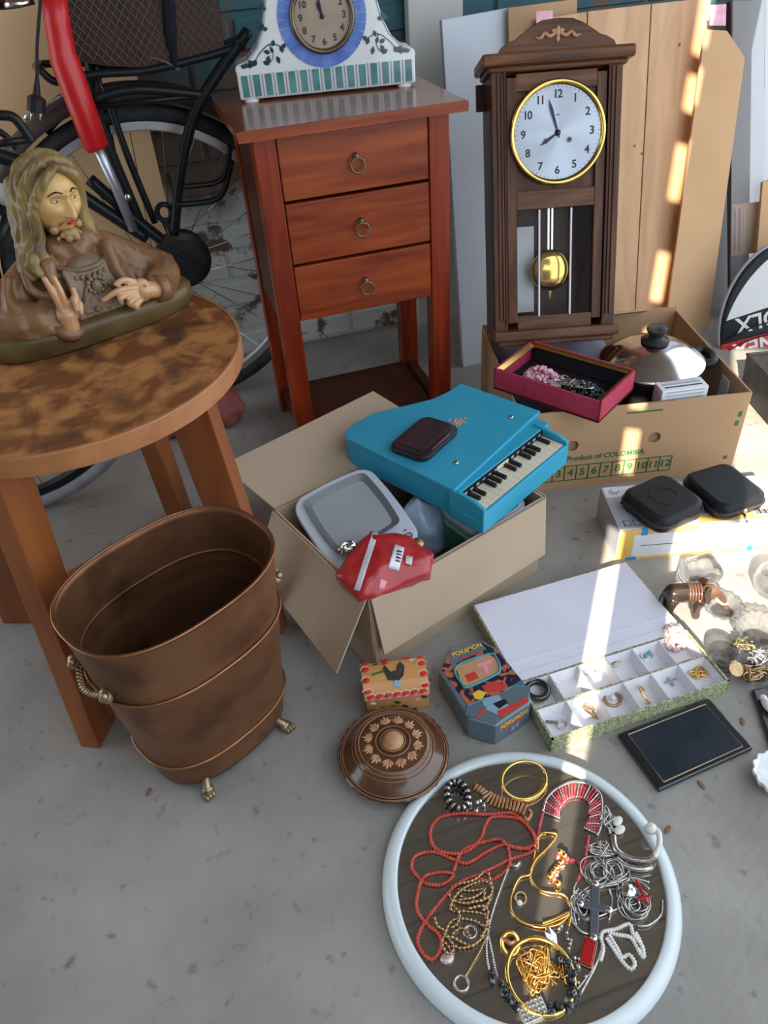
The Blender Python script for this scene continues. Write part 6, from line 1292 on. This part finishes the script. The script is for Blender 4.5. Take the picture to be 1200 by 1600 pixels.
def mring(nm, lab, cat_, cx, cy, R_, r, m, sy=1, rot=0, z=None, tilt=(0, 0), extra=None):
    p = O(cx, cy, MZ + (z if z else r)); t = ringj(nm, lab, cat_, p, R_, r, m, (tilt[0], tilt[1], rot), MG, sy); 
    if extra: extra(t)
    return t
mring('silver_ring', 'silver ring at the end of the thin gold chain', 'ring', 357, 858, .0085, .0018, 'silver')
mring('silver_ring', 'small silver ring inside the pale gold chain', 'ring', 388, 680, .0075, .0022, 'silver')
strand('rope_necklace', 'silver rope necklace with black glass beads along the mirror bottom', 'necklace', 'silver', [[(522, 455), (500, 510), (472, 590), (455, 650), (448, 690), (445, 720), (447, 770), (460, 835)], [(450, 690), (462, 740), (472, 790), (482, 835)], [(848, 690), (842, 740), (822, 800), (790, 860), (765, 905)], [(835, 770), (810, 815), (775, 860), (745, 895)]], .0017, .0025, .003, .25)
def beads(nm, lab, cat_, m, pts, r, jit=4, n=None, grp=MG, lay=1):
    p0 = O(*pts[0]); t = thing(nm, lab, cat_, (p0.x, p0.y, MZ), group=grp); b = NB()
    c_ = even(cat([O(x, y, MZ + r) for x, y in pts], 8), r * 1.7)
    for p in c_:
        for q in range(lay): ball(b, p + Vector((random.uniform(-jit, jit) * .0007, random.uniform(-jit, jit) * .0007, q * r * 1.2)), r * random.uniform(.85, 1.1), 8, 6)
    obj('beads', b, m, t, world=True, smooth=True, kind='stuff'); return t
beads('black_beads', 'black and clear glass beads on the lower left rim of the mirror', 'beads', 'darkbead', [(462, 838), (490, 862), (520, 895), (550, 930), (560, 950)], .0042, 6, lay=2)
beads('black_beads', 'black and pearl glass beads at the mirror bottom right of the gold bangle', 'beads', 'darkbead', [(700, 770), (735, 790), (745, 840), (735, 880), (765, 905), (715, 935), (670, 950)], .0044, 6, lay=2)
beads('clear_beads', 'pale crystal beads trailing below the gold cord', 'beads', 'silver', [(700, 665), (725, 705), (740, 745), (770, 800), (765, 850)], .0028, 8)
strand('cord_necklace', 'gold cord necklace winding down the centre of the mirror', 'necklace', 'gold', [
 [(640, 335), (615, 365), (612, 400), (605, 440), (595, 480), (560, 492), (535, 540), (528, 590), (545, 630), (590, 655), (640, 658), (690, 640), (732, 618)], [(642, 334), (680, 338), (684, 352), (650, 395), (615, 430), (595, 480), (615, 525), (660, 542), (705, 548), (730, 575), (738, 610), (700, 650), (640, 664), (580, 655)],
 [(650, 340), (625, 352), (622, 395)], [(640, 650), (690, 632), (735, 612), (730, 660)]], .0019, .003, None)
mring('gold_bangle', 'hinged gold bangle standing open at the top of the mirror', 'bangle', 575, 152, .0345, .0022, 'brass', .78, .1, .014, (.22, .05), lambda t: obj('engraved_plate', tube(NB(), [(.0345 * math.cos(a), .027 * math.sin(a), -.003) for a in [math.radians(215 + 110 * k / 20) for k in range(21)]], .0042, 8), 'gold', t, smooth=True))
def bibs():
    p = O(745, 240); t = thing('bib_necklace', 'red and silver fringed bib necklace at the upper right of the mirror', 'necklace', (p.x, p.y, MZ), group=MG)
    arc = cat([O(x, y, MZ + .004) for x, y in ((640, 262), (655, 215), (695, 178), (745, 160), (800, 168), (838, 200), (846, 250), (842, 310), (828, 345))], 6); cen = O(740, 300, MZ + .004)
    e = even(arc, .0054)
    for i, pnt in enumerate(e):
        d_ = (cen - pnt).normalized(); L_ = .026 if i < len(e) * .75 else .020; b = NB()
        pts = even([pnt, pnt + d_ * L_ * .5, pnt + d_ * L_], .0009); rr = [.0019 * (1 - .3 * (.5 + .5 * math.cos(2 * PI * k / 4))) for k in range(len(pts))]; tube(b, pts, rr, 6); obj('fringe_bar', b, 'redbead' if i % 3 else 'silver', t, world=True, smooth=True)
    b = NB(); tube(b, arc, .0022, 7); obj('collar_band', b, 'silver', t, world=True, smooth=True)
    strand('', '', '', 'redbead', [[(642, 262), (632, 300), (622, 350), (618, 380)], [(800, 345), (792, 400), (785, 440), (770, 480), (760, 505)]], .0024, .003, .0034, par=t, part='red_strand')
    strand('', '', '', 'silver', [[(762, 500), (748, 530), (752, 550), (765, 525)]], .0014, .003, .003, par=t, part='end_chain')
bibs()
beads('jewelled_bracelet', 'gold bracelet with pink and red stones at the centre of the mirror', 'bracelet', 'gold', [(700, 400), (712, 425), (690, 460), (672, 490), (690, 515)], .0052, 6)
beads('garnet_strand', 'short strand of red and clear stones right of the jewelled bracelet', 'bracelet', 'redbead', [(700, 418), (735, 432), (765, 442), (775, 440)], .0036, 4)
beads('pearl_studs', 'pink and white paste stones on the jewelled bracelet', 'stones', 'pink', [(690, 410), (715, 412), (700, 440), (680, 500), (692, 508)], .0030, 6)
# black and white stretch bracelet
p = O(345, 205); t_ = thing('cluster_bracelet', 'black and clear stone cluster bracelet at the upper left of the mirror', 'bracelet', (p.x, p.y, MZ), group=MG)
for nm, m, sel in (('clear_stones', 'silver', 0), ('black_stones', 'velvet', 1)):
    b_ = NB()
    for k in range(26):
        a = 2 * PI * k / 26
        for q in range(2):
            if (k + q) % 3 == 0 and sel == 0 or (k + q) % 3 != 0 and sel == 1 and (k % 2): pass
            if ((k + q) % 2 == 0) == (sel == 0):
                pc_ = O(345 + 36 * math.cos(a) + 8 * math.sin(a), 203 + 46 * math.sin(a), MZ + .005 + q * .009); ball(b_, pc_, (.0048, .0042, .0046), 8, 6)
    obj(nm, b_, m, t_, world=True, kind='stuff')
beads('crystal_brooch', 'small silver crystal brooch between the cluster and link bracelets', 'brooch', 'silver', [(395, 235), (415, 225), (430, 245), (412, 258)], .0042, 6)
lk = cat([O(x, y, MZ + .005) for x, y in ((402, 175), (430, 190), (455, 215), (500, 232), (550, 245), (590, 262))], 6); e = even(lk, .0052); p = e[0]; t_ = thing('link_bracelet', 'amber and copper link bracelet below the gold bangle', 'bracelet', (p.x, p.y, MZ), group=MG)
for i, (a_, b1) in enumerate(zip(e, e[1:])): d_ = b1 - a_; obj('link', bx((a_ + b1) / 2, (.0036, .017 if i > 3 else .010, .006), (0, 0, math.atan2(d_.y, d_.x))), 'amber', t_, world=True, bevel=.0008)
t_ = thing('clasp_piece', 'bent copper clasp at the right end of the link bracelet', 'clasp', tuple(O(595, 280, MZ))); b_ = NB(); tube(b_, cat([O(592, 255), O(600, 270), O(585, 292), O(578, 280)], 4), .0022, 6); P(b_, 'clasp', 'amber', t_, smooth=True)
mring('twist_ring', 'gold crossover ring below the gold cord', 'ring', 527, 722, .010, .0036, 'gold', 1.25, -.3, .004, (.3, 0), lambda t: obj('crossover', tube(NB(), [(-.008, .006, .001), (0, 0, .004), (.008, .002, .001)], .0032, 8), 'amber', t, smooth=True))
mring('dress_ring', 'small ring with clear stone inside the gold cord loop', 'ring', 563, 562, .0070, .0016, 'gold_dull', 1, 0, .003, (.3, 0), lambda t: obj('stone', ball(NB(), (-.004, -.005, .002), (.004, .004, .003), 10, 6), 'pearl', t, smooth=True))
t_ = mring('gold_bangle', 'wide gold bangle filled with chains at the bottom of the mirror', 'bangle', 632, 832, .0400, .0030, 'brass', 1.05, 0, .006, (.05, 0))
chainj('gold_chain', 'fine gold chains heaped inside the wide bottom bangle', O(620, 810, MZ), 'gold', 14, .022, .026, .0013, 'chain', MG, MZ + .001, .008)
chainj('gold_chain', 'loose gold chain loop right of the wide bottom bangle', O(708, 820, MZ), 'gold', 4, .012, .018, .0013, 'chain', MG, MZ + .001, .004)
t_ = thing('square_brooch', 'square silver stone brooch at the very bottom of the mirror', 'brooch', tuple(O(605, 957, MZ)), group=MG); obj('plate', bx((0, 0, .003), (.032, .022, .006)), 'silver', t_, bevel=.001)
b_ = NB()
for i in range(6):
    for j in range(4): ball(b_, (-.0125 + i * .005, -.0075 + j * .005, .0065), .0022, 8, 6)
obj('stones', b_, 'glass', t_, smooth=True, kind='stuff')
t_ = thing('faceted_brooch', 'small bright faceted brooch just below the gold cord', 'brooch', tuple(O(668, 705, MZ)), group=MG); b_ = NB(); bmesh.ops.create_icosphere(b_, subdivisions=1, radius=.011); put(b_, Matrix.Diagonal((.7, 1.3, .6, 1))); put(b_, Matrix.Translation((0, 0, .006))); obj('stone', b_, 'silver', t_)
chainj('silver_chain', 'silver chain bundle beside the fringed bib necklace', O(868, 300, MZ), 'silver', 9, .010, .022, .0012, 'chain', MG, MZ + .001, .006)
chainj('silver_chain', 'silver chain knot below the fringed bib necklace', O(840, 400, MZ), 'silver', 9, .016, .013, .0013, 'chain', MG, MZ + .001, .006)
for x, y in ((903, 305), (900, 330)):
    pass
t_ = thing('shell_pendant', 'two small white shell petals beside the silver chain bundle', 'pendant', tuple(O(902, 318, MZ)), group=MG); b_ = NB(); ball(b_, (.002, .006, .006), (.009, .006, .003), 14, 8, (0, 0, .5)); ball(b_, (-.002, -.006, .006), (.009, .006, .003), 14, 8, (0, 0, .3)); obj('petals', b_, 'pearl', t_, smooth=True)
t_ = thing('cuff_bracelet', 'silver cuff bracelet with pearl end standing on the mirror frame', 'bracelet', tuple(O(960, 380, MZ)), group=MG)
b_ = NB(); tube(b_, cat([O(885, 345, MZ + .006), O(895, 395, MZ + .005), O(940, 425, MZ + .006), O(1000, 432, MZ + .010), O(1030, 415, MZ + .016)], 8), .0046, 8); P(b_, 'cuff_band', 'silver', t_, smooth=True)
b_ = NB(); tube(b_, cat([O(1028, 418, MZ + .016), O(1045, 380, MZ + .020), O(1042, 335, MZ + .022), O(1018, 318, MZ + .020)], 8), .0040, 8); ball(b_, O(1016, 322, MZ + .020), .0085, 14, 10); P(b_, 'pearl_end', 'pearl', t_, smooth=True)
t_ = thing('cuff_bracelet', 'second silver cuff bracelet just below the pearl-ended one', 'bracelet', tuple(O(960, 450, MZ)), group=MG); b_ = NB(); tube(b_, cat([O(895, 425, MZ + .004), O(930, 452, MZ + .005), O(980, 462, MZ + .007), O(1018, 455, MZ + .008)], 8), .0042, 8); P(b_, 'cuff_band', 'silver', t_, smooth=True)
def coil(nm, lab, cx, cy, n, R_, m='silver', r=.0011, sy=1):
    p = O(cx, cy, MZ); t = thing(nm, lab, 'chain', tuple(p), group=MG); b = NB()
    for k in range(n):
        q = R_ * random.uniform(.5, 1); ox, oy = random.uniform(-.006, .006), random.uniform(-.006, .006); tube(b, [(ox + q * math.cos(a), oy + q * sy * math.sin(a), .0015 + k * .0010 + .001 * math.sin(3 * a)) for a in [2 * PI * i / 28 for i in range(28)]], r, 5, True)
    obj('coils', b, m, t, smooth=True, kind='stuff')
coil('coiled_chain', 'coiled silver chain at upper left of the grey cross', 830, 478, 7, .018); coil('coiled_chain', 'coiled silver chain right of the first coil on the mirror', 890, 472, 6, .017)
coil('coiled_chain', 'silver chain coil left of the grey cross', 775, 600, 6, .017, sy=1.5)
coil('coiled_chain', 'dense silver chain ball beside the red cross', 965, 600, 10, .018); coil('coiled_chain', 'silver chain coil around the clear stone', 940, 545, 5, .014)
strand('snake_chain', 'bundle of silver snake chains arching over the grey cross', 'chain', 'silver', [[(745, 650), (738, 600), (760, 555), (810, 520), (870, 512), (905, 505), (950, 492), (1010, 508)], [(755, 655), (748, 600), (775, 555), (820, 528), (900, 515)], [(765, 640), (765, 590), (800, 545), (850, 522)], [(870, 530), (880, 570), (870, 640)], [(1055, 570), (1050, 620), (1010, 655), (970, 660)], [(930, 500), (975, 505), (1010, 532)], [(790, 640), (850, 620), (920, 590)], [(740, 640), (775, 680), (820, 690)]], .0016, .003, None)
def al(a, b2): v = O(*b2) - O(*a); return math.atan2(v.y, v.x) - PI / 2
t_ = thing('cross_pendant', 'grey metal cross pendant among silver chains on the mirror', 'pendant', mw=Matrix.Translation(O(820, 605, MZ + .006)) @ Matrix.Rotation(al((818, 690), (823, 530)), 4, 'Z'), group=MG); b_ = NB(); box(b_, (0, 0, .001), (.011, .066, .003)); box(b_, (0, .004, .0012), (.036, .010, .0030)); obj('cross', b_, 'pewter', t_, bevel=.001)
for q, (x, y) in enumerate(((0, .034), (0, -.034), (.018, .004), (-.018, .004))): obj('tip', ball(NB(), (x, y, .002), (.005, .005, .002), 12, 6), 'silver', t_, smooth=True)
t_ = thing('red_cross_pendant', 'small dark red enamelled cross at the right of the mirror', 'pendant', mw=Matrix.Translation(O(985, 545, MZ + .012)) @ Matrix.Rotation(al((1000, 580), (968, 512)), 4, 'Z'), group=MG); b_ = NB(); box(b_, (0, 0, .0), (.0038, .034, .003)); box(b_, (0, -.006, .0003), (.020, .0038, .003)); obj('cross', b_, 'garnet', t_, bevel=.0006)
t_ = thing('red_pendant', 'rectangular dark red pendant below the grey cross', 'pendant', mw=Matrix.Translation(O(797, 752, MZ + .001)) @ Matrix.Rotation(al((792, 770), (806, 705)), 4, 'Z'), group=MG); obj('stone', bx((0, 0, .003), (.014, .032, .006)), 'garnet', t_, bevel=.001); b_ = NB(); tube(b_, [(x, y, .002) for x, y in rrect(.016, .034, .002)], .0011, 6, True); obj('setting', b_, 'gold_dull', t_, smooth=True)
strand('seed_pearl_rope', 'white seed pearl rope tangled at the lower right of the mirror', 'necklace', 'pearl', [[(838, 705), (850, 680), (895, 670), (940, 655), (955, 690), (985, 730), (990, 770), (970, 740), (945, 700), (900, 690), (860, 680)], [(860, 700), (890, 745), (920, 790), (945, 808), (960, 790), (940, 760), (915, 770), (900, 740), (870, 690)], [(960, 680), (978, 715), (985, 765), (968, 735)], [(840, 700), (850, 740), (840, 780)]], .0030, .003, .0034, .35, hz=.002)
t_ = thing('clear_stone', 'round clear stone pendant left of the red cross', 'pendant', tuple(O(937, 545, MZ + .004)), group=MG); b_ = NB(); bmesh.ops.create_icosphere(b_, subdivisions=2, radius=.010); put(b_, Matrix.Translation((0, 0, .006)) @ Matrix.Diagonal((1, 1, .6, 1))); obj('stone', b_, 'steel', t_)
t_ = thing('pink_bead', 'flat pale pink stone by the red coral necklace loop', 'stone', tuple(O(308, 775, MZ)), group=MG); b_ = NB(); ball(b_, (0, 0, .003), (.009, .007, .003), 14, 8); obj('stone', b_, 'rose', t_, smooth=True)
t_ = thing('silver_clasp', 'small silver clasp below the coral necklace knot', 'clasp', tuple(O(545, 448, MZ)), group=MG); b_ = NB(); tube(b_, [(-.008, .002, .002), (0, -.003, .003), (.008, .001, .002)], .0028, 8); obj('clasp', b_, 'silver', t_, smooth=True)
